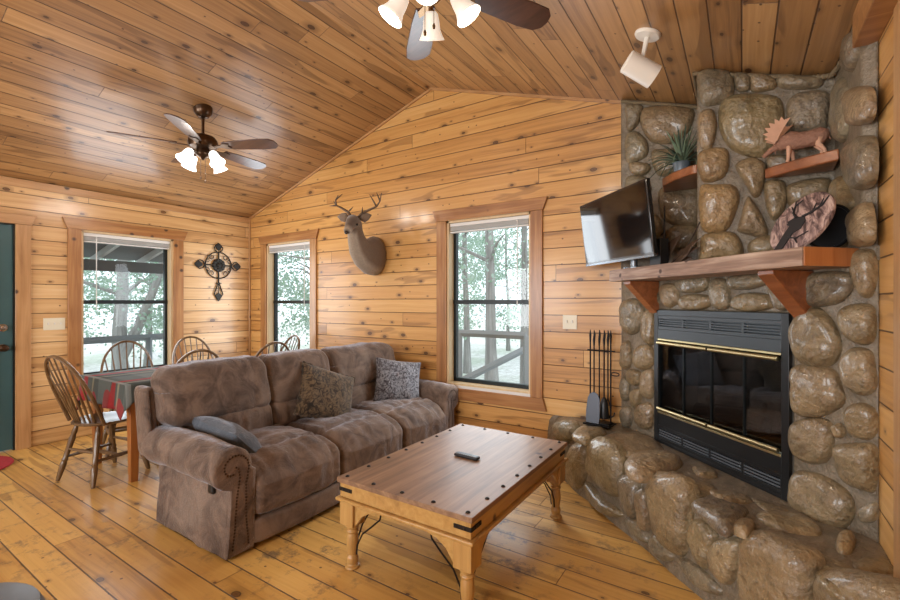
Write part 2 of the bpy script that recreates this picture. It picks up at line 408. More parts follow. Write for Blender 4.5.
    def build(s, name, mats, parent=None, smooth=True, bevel=0, seg=2, subd=0, world=True, sharp=35, tint=False, origin=None, kind=None, label=None, **kw):
        me = bpy.data.meshes.new(name)
        if isinstance(mats, str): mats = [mats]
        vs = s.v
        if parent is not None:
            if world: inv = W(parent).inverted(); vs = [inv @ p for p in vs]
            L = None
        else:
            xs = [p.x for p in vs]; ys = [p.y for p in vs]; zs = [p.z for p in vs]
            L = V(origin) if origin else V(((min(xs)+max(xs))/2, (min(ys)+max(ys))/2, min(zs)))
            vs = [p-L for p in vs]
        me.from_pydata([tuple(p) for p in vs], [], s.f)
        for m in mats: me.materials.append(MATS[m])
        me.polygons.foreach_set('material_index', s.m)
        if smooth:
            me.polygons.foreach_set('use_smooth', [True]*len(me.polygons))
            try: me.set_sharp_from_angle(angle=math.radians(sharp))
            except Exception: pass
        if tint:
            a = me.color_attributes.new('tint', 'FLOAT_COLOR', 'POINT')
            a.data.foreach_set('color', [q for c in s.tint for q in (*c, 1)])
        me.update()
        o = bpy.data.objects.new(name, me); COL.objects.link(o)
        if parent is not None: o.parent = parent; WM[o.name] = W(parent)
        else: o.location = L; WM[o.name] = Matrix.Translation(L)
        if bevel:
            b = o.modifiers.new('bevel', 'BEVEL'); b.width = bevel; b.segments = seg; b.limit_method = 'ANGLE'; b.angle_limit = math.radians(40)
            b.harden_normals = False
        if subd:
            b = o.modifiers.new('sub', 'SUBSURF'); b.levels = subd; b.render_levels = subd
        tag(o, label, kw.get('cat'), kw.get('group'), kind)
        return o

def nz(p, s=1.0): return noise.noise(V(p)*s)

# ---------------------------------------------------------------- room shell
WX = -5.505; D = 3.527; RX = .44; XR = -2.517; ZR = 3.417; SL = .32; YB = -2.7; TH = .14
def zc(x): return ZR - SL*abs(x-XR)
def wallpoly(mb, x0, x1, z0, z1, y0, y1):
    """wall piece between x0,x1; z1 None = up to the roof line"""
    xs = [x0] + ([XR] if x0 < XR < x1 else []) + [x1]
    top = [(x, y0, (zc(x)+.03 if z1 is None else z1)) for x in reversed(xs)]
    mb.prism([(x0, y0, z0), (x1, y0, z0)] + top, (0, y1-y0, 0))
W1 = (-5.134, -4.28, .56, 2.085); W2 = (-2.342, -1.49, .56, 2.105); WL = (1.704, 2.562, .56, 2.06)
mb = MB()
wallpoly(mb, WX-TH, W1[0], 0, None, D, D+TH); wallpoly(mb, W1[1], W2[0], 0, None, D, D+TH); wallpoly(mb, W2[1], RX+TH, 0, None, D, D+TH)
for w in (W1, W2):
    wallpoly(mb, w[0], w[1], 0, w[2], D, D+TH); wallpoly(mb, w[0], w[1], w[3], None, D, D+TH)
mb.build('wall_back', 'pine_gable', kind='structure', smooth=False)
mb = MB(); ZE = 2.47
DR = (.34, 1.222, 2.046)
mb.box((WX-TH, YB, 0), (WX, DR[0], ZE)); mb.box((WX-TH, DR[0], DR[2]), (WX, DR[1], ZE)); mb.box((WX-TH, DR[1], 0), (WX, WL[0], ZE))
mb.box((WX-TH, WL[0], 0), (WX, WL[1], WL[2])); mb.box((WX-TH, WL[0], WL[3]), (WX, WL[1], ZE)); mb.box((WX-TH, WL[1], 0), (WX, D, ZE))
mb.build('wall_left', 'pine_left', kind='structure', smooth=False)
MB().box((RX, YB, 0), (RX+TH, D, 2.5)).build('wall_right', 'pine_right', kind='structure', smooth=False)
# wall behind the camera, with two wide openings added for fill light
FILL_WIN = [(-4.9, -3.1, .7, 2.15), (-2.2, -.4, .7, 2.15)]
mb = MB()
cuts = [WX-TH, FILL_WIN[0][0], FILL_WIN[0][1], FILL_WIN[1][0], FILL_WIN[1][1], RX+TH]
for i in (0, 2, 4): wallpoly(mb, cuts[i], cuts[i+1], 0, None, YB-TH, YB)
for w in FILL_WIN: wallpoly(mb, w[0], w[1], 0, w[2], YB-TH, YB); wallpoly(mb, w[0], w[1], w[3], None, YB-TH, YB)
mb.build('wall_front', 'pine_gable', kind='structure', smooth=False)
MB().box((WX-TH, YB-TH, -.12), (RX+TH, D+TH, 0)).build('floor', 'pine_floor', kind='structure', smooth=False)
mb = MB()
mb.prism([(WX-TH, YB-TH, zc(WX-TH)), (XR, YB-TH, ZR), (RX+TH, YB-TH, zc(RX+TH)), (RX+TH, YB-TH, zc(RX+TH)+.12), (XR, YB-TH, ZR+.12), (WX-TH, YB-TH, zc(WX-TH)+.12)], (0, D+TH-YB+TH, 0))
mb.build('ceiling', 'pine_ceiling', kind='structure', smooth=False)
# trims
mb = MB(); mb.box((WX, YB, 2.385), (WX+.018, D, 2.455)); mb.build('trim_1', 'casing_pale_1', kind='structure', bevel=.004)
mb = MB(); mb.box((WX, D-.022, 0), (WX+.022, D, 2.44)); mb.build('trim_2', 'casing_pale_2', kind='structure', bevel=.006)
mb = MB()
for xa, xb in ((WX, XR), (XR, -.75)):
    mb.prism([(xa, D-.018, zc(xa)-.022), (xb, D-.018, zc(xb)-.022), (xb, D-.018, zc(xb)), (xa, D-.018, zc(xa))], (0, .018, 0))
mb.build('trim_3', 'casing_pale_0', kind='structure')
mb = MB(); mb.box((.365, YB, 2.34), (RX, 2.345, 2.47)); mb.build('trim_4', 'casing_0', kind='structure', bevel=.004)
mb = MB(); mb.box((.415, 1.90, 0), (RX, 2.02, 2.3)); mb.build('trim_5', 'casing_pale_2', kind='structure', bevel=.004)

# ---------------------------------------------------------------- windows
def window(n, M, w, z0, z1, blind, wand_left, label_blind):
    """local frame: x along wall (0..w), y outwards from the room, z up"""
    o = empty('window_%d' % n, M @ V((0, 0, z0)), 0, kind='structure')
    def mk(): b = MB(); b.M = M; return b
    b = mk(); b.box((-.0, 0, z0), (.02, TH-.03, z1)); b.box((w-.02, 0, z0), (w, TH-.03, z1)); b.box((0, 0, z1-.02), (w, TH-.03, z1)); b.box((0, -.005, z0), (w, TH-.03, z0+.022))
    b.build('jamb', 'jamb', o)
    y0, y1 = TH-.055, TH-.01; f = .028; zm = 1.34
    b = mk(); b.box((.02, y0, z0+.02), (.02+f, y1, z1-.02)); b.box((w-.02-f, y0, z0+.02), (w-.02, y1, z1-.02)); b.box((.02, y0, z1-.02-f), (w-.02, y1, z1-.02)); b.box((.02, y0, z0+.02), (w-.02, y1, z0+.02+f*1.3))
    b.build('window_frame', 'frame_black', o, bevel=.003)
    b = mk(); b.box((.02, y0-.008, zm-.02), (w-.02, y1, zm+.02)); b.build('meeting_rail', 'frame_black', o, bevel=.003)
    b = mk(); b.box((.04, y0+.02, zm), (w-.04, y0+.024, z1-.04)); b.build('glass_pane', 'window_glass', o)
    b = mk(); b.box((.04, y0+.012, z0+.04), (w-.04, y0+.016, zm)); b.build('glass_pane', 'window_glass', o)
    c = .108; ax = 'casing_1' if n == 1 else 'casing_0'
    b = mk(); b.box((-c, -.022, z0-.02), (.0, 0, z1)); b.build('side_casing', 'casing_2', o, bevel=.003)
    b = mk(); b.box((w, -.022, z0-.02), (w+c, 0, z1)); b.build('side_casing', 'casing_pale_2' if n == 2 else 'casing_2', o, bevel=.003)
    b = mk(); b.prism([(-c-.005, -.028, z1), (w+c+.005, -.028, z1), (w+c+.045, -.028, z1+.105), (-c-.045, -.028, z1+.105)], (0, .028, 0)); b.build('head_casing', ax, o, bevel=.003)
    b = mk(); b.prism([(-c-.035, -.028, z0-.125), (w+c+.035, -.028, z0-.125), (w+c+.005, -.028, z0-.02), (-c-.005, -.028, z0-.02)], (0, .028, 0)); b.build('sill_casing', ax, o, bevel=.003)
    b = mk(); b.box((.0, -.012, z0-.022), (w, .02, z0+.004)); b.build('sill', 'white_vinyl', o, bevel=.003)
    t = empty('window_blind', M @ V((w/2, .04, z1-.09)), 0, label_blind, 'blind')
    b = mk(); b.box((.025, .015, z1-.055), (w-.025, .055, z1-.022)); b.build('headrail', 'white_vinyl', t, bevel=.003)
    b = mk()
    for k in range(blind): b.box((.03, .012, z1-.064-k*.006), (w-.03, .058, z1-.0615-k*.006))
    b.build('slats', 'white_vinyl', t)
    b = mk(); zz = z1-.066-blind*.006; b.box((.03, .014, zz-.012), (w-.03, .056, zz)); b.build('bottom_rail', 'white_vinyl', t, bevel=.002)
    xw = .13 if wand_left else w-.13
    b = mk(); b.cyl((xw, .01, z1-.05), (xw, .006, z1-.80), .0045, n=6); b.build('tilt_wand', 'white_vinyl', t)
    return o
ML = Matrix(((0, -1, 0, WX), (1, 0, 0, WL[0]), (0, 0, 1, 0), (0, 0, 0, 1)))     # local y -> -x world, local x -> +y
window(1, ML, WL[1]-WL[0], WL[2], WL[3], 6, True, 'raised white blind in the window of the left wall, behind the dining table')
window(2, Matrix.Translation((W1[0], D, 0)), W1[1]-W1[0], W1[2], W1[3], 6, False, 'raised white blind in the narrow-looking window between cross and deer head')
window(3, Matrix.Translation((W2[0], D, 0)), W2[1]-W2[0], W2[2], W2[3], 6, False, 'raised white blind in the large window right of the deer head')
# unseen windows, added behind the camera to carry the fill light
for i, w in enumerate(FILL_WIN):
    o = empty('window_%d' % (4+i), (w[0], YB, w[2]), 0, kind='structure')
    b = MB(); x0, x1, z0, z1 = w
    b.box((x0, YB-.1, z0), (x0+.04, YB, z1)); b.box((x1-.04, YB-.1, z0), (x1, YB, z1)); b.box((x0, YB-.1, z1-.04), (x1, YB, z1)); b.box((x0, YB-.1, z0), (x1, YB, z0+.04)); b.box(((x0+x1)/2-.02, YB-.1, z0), ((x0+x1)/2+.02, YB-.02, z1))
    b.build('window_frame', 'frame_black', o)
    b = MB(); b.box((x0+.03, YB-.06, z0+.03), (x1-.03, YB-.055, z1-.03)); b.build('glass_pane', 'window_glass', o)

# door
o = empty('door_1', (WX, DR[0], 0), kind='structure')
MB().box((WX-.06, DR[0]+.01, .01), (WX-.02, DR[1]-.01, DR[2]-.005)).build('door_leaf', 'door_paint', o, bevel=.002)
b = MB()
for (a0, a1, z0, z1) in ((.45, .76, .25, .95), (.84, 1.12, .25, .95), (.45, .76, 1.1, 1.9), (.84, 1.12, 1.1, 1.9)):
    b.box((WX-.021, a0, z0), (WX-.012, a1, z1))
b.build('door_panel', 'door_paint', o, bevel=.008)
b = MB(); b.box((WX-.1, DR[1]-.012, 0), (WX+.0, DR[1], DR[2])); b.box((WX-.1, DR[0], DR[2]-.012), (WX, DR[1], DR[2])); b.build('door_frame', 'frame_black', o)
b = MB(); b.box((WX, DR[1], 0), (WX+.022, DR[1]+.105, DR[2])); b.build('side_casing', 'casing_pale_2', o, bevel=.003)
b = MB(); b.prism([(WX, DR[0]-.1, DR[2]), (WX, DR[1]+.11, DR[2]), (WX, DR[1]+.145, DR[2]+.09), (WX, DR[0]-.15, DR[2]+.09)], (.03, 0, 0)); b.build('head_casing', 'casing_pale_1', o, bevel=.003)
b = MB(); b.lathe([(.033, 0), (.033, .01), (.024, .016), (.02, .03), (0, .032)], (WX-.02, 1.145, 1.11), (1, 0, 0)); b.box((WX-.0, 1.13, 1.105), (WX+.022, 1.16, 1.115)); b.build('deadbolt', 'chrome', o)
b = MB(); b.lathe([(.033, 0), (.033, .006), (.012, .012), (.012, .035), (.027, .05), (.03, .062), (.02, .075), (0, .078)], (WX-.02, 1.145, .93), (1, 0, 0)); b.build('door_knob', 'bronze', o)

# ---------------------------------------------------------------- outdoors
MB().box((-40, -30, -.75), (30, 45, -.7)).build('ground', 'leaf_litter', kind='structure')
MB().box((-8.0, -3, -.12), (WX-TH, 7.2, -.04)).build('porch_deck', 'deck_wood', kind='structure')
MB().box((WX-TH, D+TH, -.12), (0.6, 5.6, -.04)).build('deck', 'deck_wood', kind='structure')
# porch roof over left side
o = empty('porch_roof', (-6.8, 1.5, 2.1), kind='structure')
b = MB(); b.prism([(WX-TH, -3, 2.62), (-8.35, -3, 2.02), (-8.35, -3, 2.08), (WX-TH, -3, 2.68)], (0, 7.6, 0)); b.build('roof_boards', 'porch_under', o)
b = MB()
for k in range(13):
    y = -2.9+k*.62; b.prism([(WX-TH, y, 2.52), (-8.3, y, 1.93), (-8.3, y, 2.02), (WX-TH, y, 2.62)], (0, .05, 0))
b.build('rafters', 'porch_white', o)
b = MB(); b.box((-7.98, -3, 1.80), (-7.88, 4.6, 1.96)); b.box((-7.0, -3, 2.13), (-6.93, 4.6, 2.22)); b.build('beam', 'porch_under', o)
b = MB(); b.box((-7.98, 4.45, -.05), (-7.88, 4.55, 1.8)); b.box((-7.98, -.6, -.05), (-7.88, -.5, 1.8)); b.build('post', 'porch_under', o)
def railing(name, p0, p1, z0, z1, n, label, mids=1, mat='porch_paint', balusters=True, z0b=None, z1b=None):
    p0, p1 = V(p0), V(p1); d = p1-p0; dz = (z1b-z1) if z1b is not None else 0
    o = empty(name, (p0.x, p0.y, z0), 0, label, 'railing')
    def bar(a, b_, r, s=1.0):
        q = MB(); q.tube([a, b_], [(r, r*s)]*2, 4); return q
    bar((p0.x, p0.y, z1), (p1.x, p1.y, z1+dz), .05, .5).build('top_rail', mat, o, smooth=False)
    for k in range(mids):
        z = z0+.12+k*.4; bar((p0.x, p0.y, z), (p1.x, p1.y, z+dz), .03, .6).build('lower_rail', mat, o, smooth=False)
    for k in range(n+1):
        q = p0+d*(k/n); bar((q.x, q.y, z0), (q.x, q.y, z1+dz*k/n), .045).build('post', mat, o, smooth=False)
    return o
railing('porch_railing', (-7.9, -1.0, 0), (-7.9, 4.4, 0), -.04, .78, 5, 'grey wooden porch railing outside the left window behind the dining table')
railing('deck_railing', (-5.4, 5.4, 0), (-2.35, 5.4, 0), -.04, .90, 3, 'pale grey deck railing seen low through the two windows beside the deer head')
railing('stair_handrail', (-3.25, 5.3, 0), (-2.1, 6.4, 0), -.6, .25, 1, 'pale diagonal stair handrail outside the large window', 0, 'porch_paint', z1b=.98)
rnd = random.Random(3)
def tree(x, y, h, r, label, crown, nl, zlo=.6, fork=False, group='woodland trees outside the windows'):
    o = empty('tree', (x, y, -.7), 0, label, 'tree', group)
    b = MB(); q = V((x, y, -.75)); path = [q]; rr = [r*1.35]
    for k in range(1, 9):
        q = q + V((rnd.uniform(-.06, .06), rnd.uniform(-.06, .06), h/8)); path.append(q.copy()); rr.append(r*(1-.09*k))
    b.tube(path, rr, 10)
    for k in range(7):
        s = path[3+k % 5]; a = rnd.uniform(0, 2*PI); L_ = rnd.uniform(.8, 1.8)
        b.tube([s, s+V((math.cos(a)*L_*.5, math.sin(a)*L_*.5, .35)), s+V((math.cos(a)*L_, math.sin(a)*L_, .45))], [r*.35, r*.22, r*.08], 5)
    if fork: b.tube([path[1], path[1]+V((.25, .25, .7)), path[1]+V((.5, .6, 1.9)), path[1]+V((.6, .9, 3.4))], [r*.8, r*.65, r*.5, r*.3], 8)
    b.build('trunk', 'bark', o)
    b = MB(); vs = []; fs = []
    cl = [(rnd.uniform(-crown, crown), rnd.uniform(-crown, crown), rnd.uniform(zlo, h), rnd.uniform(.35, .9)) for _ in range(26)]
    for k in range(nl):
        cx_, cy_, cz_, cr = cl[k % 26]
        p = V((x+cx_, y+cy_, cz_)) + V((rnd.gauss(0, 1), rnd.gauss(0, 1), rnd.gauss(0, .7)))*cr*.6
        a = V((rnd.gauss(0, 1), rnd.gauss(0, 1), rnd.gauss(0, 1))).normalized()*rnd.uniform(.03, .06); c = a.orthogonal()*.5
        i = len(vs); vs += [p-a, p+c, p+a, p-c]; fs.append((i, i+1, i+2, i+3))
    b.add(vs, fs); b.build('foliage', 'leaves', o, smooth=False)
    return o
# trunks seen through the windows
tree(-4.75, 9.0, 8, .14, 'thick straight trunk in the middle of the large window', 2.0, 2600, 2.0, group=None)
tree(-4.45, 10.2, 8, .11, 'slimmer straight trunk right of the thick one outside the large window', 2.0, 2600, 1.5, group=None)
tree(-6.6, 11.0, 8, .10, 'thin trunk at the left of the large window', 1.6, 2600, 1.0, group=None)
tree(-12.0, 4.5, 6, .17, 'thick forked tree outside the left window beyond the porch railing', 1.5, 6500, .9, True, group=None)
for (x, y) in [(-10.6, 9.0), (-9.0, 8.2), (-6.2, 14.5), (-8.8, 14), (-2.4, 13.5), (-.6, 10.5), (-9.5, 11), (-13, 12), (-8.2, 17), (-15.5, 8.5), (-15.5, 1.5), (-18, 5.5), (-16.5, 3.4), (-20, 9.5), (-12.4, 8.2), (-5.5, 18), (-3, 18), (0.5, 15), (-14.4, 6), (-21, 3), (-11.5, 17), (-18, -1)]:
    tree(x, y, rnd.uniform(5.5, 7.5), rnd.uniform(.07, .14), 'slender leafy tree in the pale green woods beyond the deck and porch', 1.75, 4600, .25)


# ---------------------------------------------------------------- fireplace
FP = empty('stone_fireplace', (-.2, 2.9, 0), 0, 'corner fireplace of varnished river boulders with a black glass-doored insert', 'fireplace')
DIAG = ((1, 1, 0), 2.76); HF = ((1, 1, 0), 2.20); HZ = .42
nD = V((-.7071, -.7071, 0))
e1 = V((.7071, -.7071, 0))
FL = V((-.473, 3.238, 0)); FW = .945; FZ0, FZ1 = .422, 1.288          # insert: left corner, width, bottom, top
# mortar masses ---------------------------------------------------
b = MB()
A_ = (-.765, 3.525); B_ = (.44, 2.32)
def zprism(mb, pts, z0, z1): mb.prism([(x, y, z0) for x, y in pts], (0, 0, z1-z0))
pl, pr = FL, FL+e1*FW
zprism(b, [A_, (pl.x, pl.y), (pl.x+.35, pl.y+.35), (-.30, 3.525)], 0, 1.50)
zprism(b, [(pr.x, pr.y), B_, (.439, 3.0), (pr.x+.35, pr.y+.35)], 0, 1.50)
zprism(b, [(pl.x, pl.y), (pr.x, pr.y), (pr.x+.26, pr.y+.30), (pl.x+.28, pl.y+.28)], FZ1, 1.50)
b.build('surround_mortar', 'mortar', FP, bevel=.01)
b = MB(); zprism(b, [A_, B_, (.439, 3.525)], 1.50, 1.555)
b.build('ledge', 'mortar', FP)
def roofed(mb, pts, z0, drop=.0):
    n = len(pts); vs = [(x, y, z0) for x, y in pts]+[(x, y, zc(x)-drop) for x, y in pts]
    mb.add(vs, [tuple(range(n-1, -1, -1)), tuple(range(n, 2*n))]+[(i, (i+1) % n, (i+1) % n+n, i+n) for i in range(n)])
b = MB()
roofed(b, [(-.755, 3.475), (-.218, 3.475), (-.218, 3.526), (-.755, 3.526)], 1.55)
roofed(b, [(-.218, 2.95), (.439, 2.95), (.439, 3.526), (-.218, 3.526)], 1.55)
b.build('chimney_breast_mortar', 'mortar', FP, bevel=.012)
b = MB(); b.prism([(.392, 2.36, 1.50), (.392, 2.95, 1.50), (.439, 2.95, 1.50), (.439, 2.325, 1.50)], (0, 0, .98))
b.build('side_mortar', 'mortar', FP, bevel=.01)
# hearth body: sloped front, rounded lip
b = MB()
hp = [(-1.34, 3.525), (-.60, 2.80), (.02, 2.17), (.439, 1.74)]
def hoff(p, d): return (p[0]+d*.7071, p[1]+d*.7071)
prof = [(-.03, 0), (-.012, .14), (.0, .30), (.015, .37), (.045, .405), (.09, HZ)]
N = 60; rows = []
for i in range(N+1):
    t_ = i/N; k = t_*3; j = min(2, int(k)); f_ = k-j
    p = (hp[j][0]*(1-f_)+hp[j+1][0]*f_, hp[j][1]*(1-f_)+hp[j+1][1]*f_)
    for d, z in prof + [(.2, HZ), (.34, HZ), (.46, HZ)]:
        w_ = .016*nz((p[0]*4, p[1]*4, z*5)); q = hoff(p, d-w_)
        q = (min(q[0], .439), min(q[1], 3.525))
        rows.append((q[0], q[1], z + (.01*nz((q[0]*6, q[1]*6, 3)) if z > .3 else 0)))
m = len(prof)+3
b.add(rows, [(i*m+k, (i+1)*m+k, (i+1)*m+k+1, i*m+k+1) for i in range(N) for k in range(m-1)])
b.build('hearth_mortar', 'mortar', FP)

TINTS = {'o': (158, 132, 92), 'b': (134, 116, 86), 'g': (124, 114, 94), 'd': (96, 87, 72), 't': (150, 130, 100), 'y': (170, 142, 96)}
def stone(mb, poly, n, c, bulge, tint, rs=random.Random(5), maxz=None, scale=1.0):
    n_ = V(n).normalized()
    if n_.z < .5: out = -n_            # facets face the room
    else: out = n_
    P = [on(u, v, n, c) for u, v in poly]
    ctr = sum(P, V((0, 0, 0)))/len(P)
    P = [ctr+(p-ctr)*scale*1.10 for p in P]
    if n_.z < .5:
        for p in P: p.z = max(p.z, .004)
    # Catmull-Rom outline
    pts = []; m_ = len(P)
    for i in range(m_):
        p0, p1, p2, p3 = P[i-1], P[i], P[(i+1) % m_], P[(i+2) % m_]
        for k in range(6):
            t_ = k/6; pts.append(.5*((2*p1)+(p2-p0)*t_+(2*p0-5*p1+4*p2-p3)*t_*t_+(3*p1-p0-3*p2+p3)*t_**3))
    size = sum((p-ctr).length for p in pts)/len(pts)
    bl = bulge*min(1.25, .45+size/.14*.55)
    n0 = len(pts); vs = []
    seed = V((ctr.x*7, ctr.y*7, ctr.z*7))
    rings = [(1.0, -.5), (1.03, 0), (.99, .25), (.93, .48), (.84, .69), (.70, .85), (.50, .95), (.27, 1.0)]
    for rho, hh in rings:
        for p in pts:
            q = ctr+(p-ctr)*rho
            w_ = noise.noise(q*9+seed)*.9+noise.noise(q*24+seed)*.4
            vs.append(q+out*(bl*hh*(1+.22*w_)+(.006*w_ if hh > 0 else 0))+(p-ctr).normalized()*.004*noise.noise(q*14))
    vs.append(ctr+out*bl*(1+.2*noise.noise(ctr*9)))
    kk = rs.uniform(.85, 1.15); base = [srgb(*TINTS[tint])[i]*kk*rs.uniform(.97, 1.03) for i in range(3)]
    mb.cur = tuple(base)
    R = len(rings); fs = []
    order = 1
    nn = V((0, 0, 0))
    for i in range(n0): nn += (pts[i]-ctr).cross(pts[(i+1) % n0]-ctr)
    for r_ in range(R-1):
        for k in range(n0):
            f_ = (r_*n0+k, r_*n0+(k+1) % n0, (r_+1)*n0+(k+1) % n0, (r_+1)*n0+k)
            fs.append(f_ if nn.dot(out) > 0 else f_[::-1])
    for k in range(n0):
        f_ = ((R-1)*n0+k, (R-1)*n0+(k+1) % n0, R*n0); fs.append(f_ if nn.dot(out) > 0 else f_[::-1])
    mb.add(vs, fs)
def stones(name, n, c, bulge, data, label=None, scale=1.0, extra=None):
    mb = MB()
    for ti, poly in data: stone(mb, poly, n, c, bulge, ti, scale=scale)
    if extra: extra(mb)
    return mb.build(name, 'river_stone', FP, tint=True, sharp=180)

stones('recess_stones', (0, 1, 0), 3.475, .06, [
 ('g', [(627,106),(641,107),(641,115),(636,126),(629,130),(627,121)]),
 ('b', [(643,122),(649,109),(688,110),(690,123),(684,134),(670,142),(652,139)]),
 ('g', [(627,138),(636,133),(646,142),(647,153),(640,159),(628,160)]),
 ('t', [(631,164),(647,164),(649,171),(641,175),(632,172)]),
 ('b', [(654,153),(670,150),(690,150),(691,165),(680,172),(660,174)]),
 ('g', [(628,179),(644,178),(650,190),(640,200),(629,198)]),
 ('b', [(663,191),(697,189),(698,221),(688,226),(668,221),(662,210)]),
 ('t', [(652,215),(660,220),(663,232),(655,236),(650,228)]),
 ('b', [(668,232),(680,226),(696,229),(696,246),(680,250),(668,246)]),
 ('g', [(630,205),(645,205),(650,225),(645,245),(631,245)]),
])
stones('chimney_stones', (0, 1, 0), 2.95, .062, [
 ('g', [(701,74),(729,74),(731,97),(720,103),(704,104),(700,90)]),
 ('g', [(735,75),(748,76),(749,89),(737,90)]),
 ('b', [(752,76),(770,77),(776,84),(771,90),(753,91)]),
 ('g', [(781,78),(817,79),(821,84),(811,89),(783,88)]),
 ('b', [(722,114),(729,100),(752,97),(775,100),(781,114),(780,128),(774,146),(760,154),(737,149),(725,134)]),
 ('g', [(789,106),(800,95),(824,94),(829,110),(823,128),(804,131),(791,126)]),
 ('t', [(701,114),(712,112),(716,127),(711,146),(702,146),(699,130)]),
 ('o', [(701,154),(723,150),(728,162),(723,176),(708,181),(701,175)]),
 ('b', [(737,167),(751,160),(765,167),(761,190),(754,196),(747,186)]),
 ('y', [(702,190),(716,187),(732,188),(737,198),(733,216),(724,229),(709,230),(702,222)]),
 ('b', [(747,201),(753,203),(766,228),(761,236),(741,231),(740,224)]),
 ('o', [(704,237),(723,233),(735,236),(741,249),(736,257),(704,260),(702,251)]),
 ('b', [(766,184),(783,183),(786,197),(783,210),(773,218),(767,204)]),
 ('b', [(790,186),(826,180),(826,199),(807,202),(791,204)]),
 ('g', [(769,157),(786,156),(792,163),(780,170),(768,168)]),
 ('b', [(752,242),(770,236),(790,240),(792,250),(755,254)]),
 ('g', [(796,208),(822,206),(826,222),(815,236),(798,230)]),
])
stones('side_stones', (1, 0, 0), .394, .04, [
 ('g', [(849,33),(859,26),(862,39),(859,62),(852,75),(845,66)]),
 ('g', [(840,74),(849,80),(851,120),(847,144),(840,144),(836,110)]),
 ('t', [(853,85),(869,87),(871,116),(864,127),(855,125),(850,106)]),
 ('g', [(848,146),(858,133),(870,135),(873,160),(871,184),(862,194),(853,186),(848,168)]),
 ('b', [(834,181),(845,173),(851,190),(857,204),(850,219),(840,210)]),
 ('t', [(853,212),(866,199),(871,228),(868,247),(855,248),(848,230)]),
 ('b', [(840,233),(848,231),(850,241),(847,248),(841,245)]),
], scale=.78)
lowr = [
 ('d', [(804,281),(817,273),(849,274),(852,287),(840,302),(814,306),(805,297)]),
 ('b', [(793,327),(803,312),(820,310),(835,327),(840,347),(834,361),(817,366),(798,356)]),
 ('b', [(840,315),(848,306),(871,306),(876,320),(873,339),(861,343),(846,334)]),
 ('b', [(793,385),(796,368),(830,370),(841,390),(840,406),(817,416),(796,411)]),
 ('t', [(842,362),(853,350),(871,353),(876,372),(875,389),(862,394),(848,384)]),
 ('b', [(848,410),(862,404),(875,411),(876,432),(864,439),(851,431)]),
 ('b', [(792,436),(796,423),(815,419),(831,425),(832,449),(825,461),(809,462),(796,453)]),
 ('t', [(835,426),(842,424),(846,434),(839,438)]),
 ('b', [(835,450),(850,444),(873,446),(877,465),(874,489),(859,487),(843,477)]),
 ('b', [(792,495),(798,474),(822,476),(846,492),(853,510),(847,524),(830,527),(806,517),(794,507)]),
 ('g', [(863,509),(876,503),(877,519),(865,522)]),
 ('t', [(855,254),(873,252),(877,272),(873,293),(863,295),(855,277)]),
]
stones('surround_stones', *DIAG, .055, scale=.955, data=lowr+[
 ('g', [(624,303),(642,302),(642,325),(632,334),(624,326)]),
 ('b', [(645,314),(653,312),(654,340),(648,343),(644,332)]),
 ('b', [(635,356),(640,346),(651,347),(654,360),(648,369),(639,367)]),
 ('t', [(623,345),(630,343),(631,364),(626,369),(623,364)]),
 ('b', [(629,370),(640,372),(640,383),(634,385),(629,380)]),
 ('t', [(644,373),(653,371),(653,395),(646,397),(643,388)]),
 ('g', [(623,379),(629,380),(630,397),(624,399)]),
 ('b', [(632,392),(641,390),(640,403),(634,407)]),
 ('b', [(636,410),(644,403),(652,407),(652,425),(646,429),(638,423)]),
 ('g', [(623,410),(631,408),(632,423),(625,427)]),
 ('g', [(651,286),(657,285),(659,296),(658,307),(652,306)]),
 ('t', [(662,286),(675,285),(678,294),(677,303),(669,307),(664,301)]),
 ('g', [(678,281),(704,276),(708,283),(703,291),(684,292)]),
 ('t', [(681,303),(687,295),(708,296),(711,303),(703,309),(686,309)]),
 ('g', [(713,282),(726,281),(730,300),(726,308),(714,306)]),
 ('g', [(731,277),(760,274),(766,283),(750,289),(733,288)]),
 ('b', [(733,301),(743,294),(766,295),(772,306),(757,311),(736,309)]),
 ('g', [(771,288),(780,288),(790,305),(785,310),(776,306)]),
])
def hs(mb):
    for ti, bz, poly in [
     ('b', .03, [(574,436),(581,430),(600,430),(604,436),(587,442)]),
     ('b', .016, [(604,438),(630,435),(648,438),(660,451),(630,455),(619,448)]),
     ('t', .035, [(628,463),(641,456),(668,457),(680,464),(668,472),(650,477),(634,475)]),
     ('b', .02, [(694,468),(711,469),(716,477),(700,477)]),
     ('b', .016, [(671,473),(706,484),(715,491),(697,495),(691,486)]),
     ('b', .016, [(711,492),(740,494),(750,502),(729,502)]),
     ('d', .03, [(695,505),(717,503),(744,510),(742,517),(728,531),(709,519)]),
     ('t', .03, [(732,528),(741,521),(753,524),(747,535)]),
     ('b', .02, [(759,517),(779,513),(810,522),(816,536),(781,529)]),
     ('o', .035, [(838,539),(850,537),(855,543),(850,553),(838,551)]),
     ('b', .012, [(802,546),(827,557),(849,568),(828,571)]),
     ('b', .012, [(856,563),(880,557),(894,573),(866,571)]),
     ('b', .012, [(754,500),(775,505),(788,511),(770,512)]),
     ('b', .018, [(757,534),(790,543),(815,556),(800,558),(770,550)]),
     ('b', .02, [(822,574),(850,572),(895,588),(930,610),(880,606),(835,592)]),
    ]: stone(mb, poly, (0, 0, 1), HZ, bz*1.3, ti)
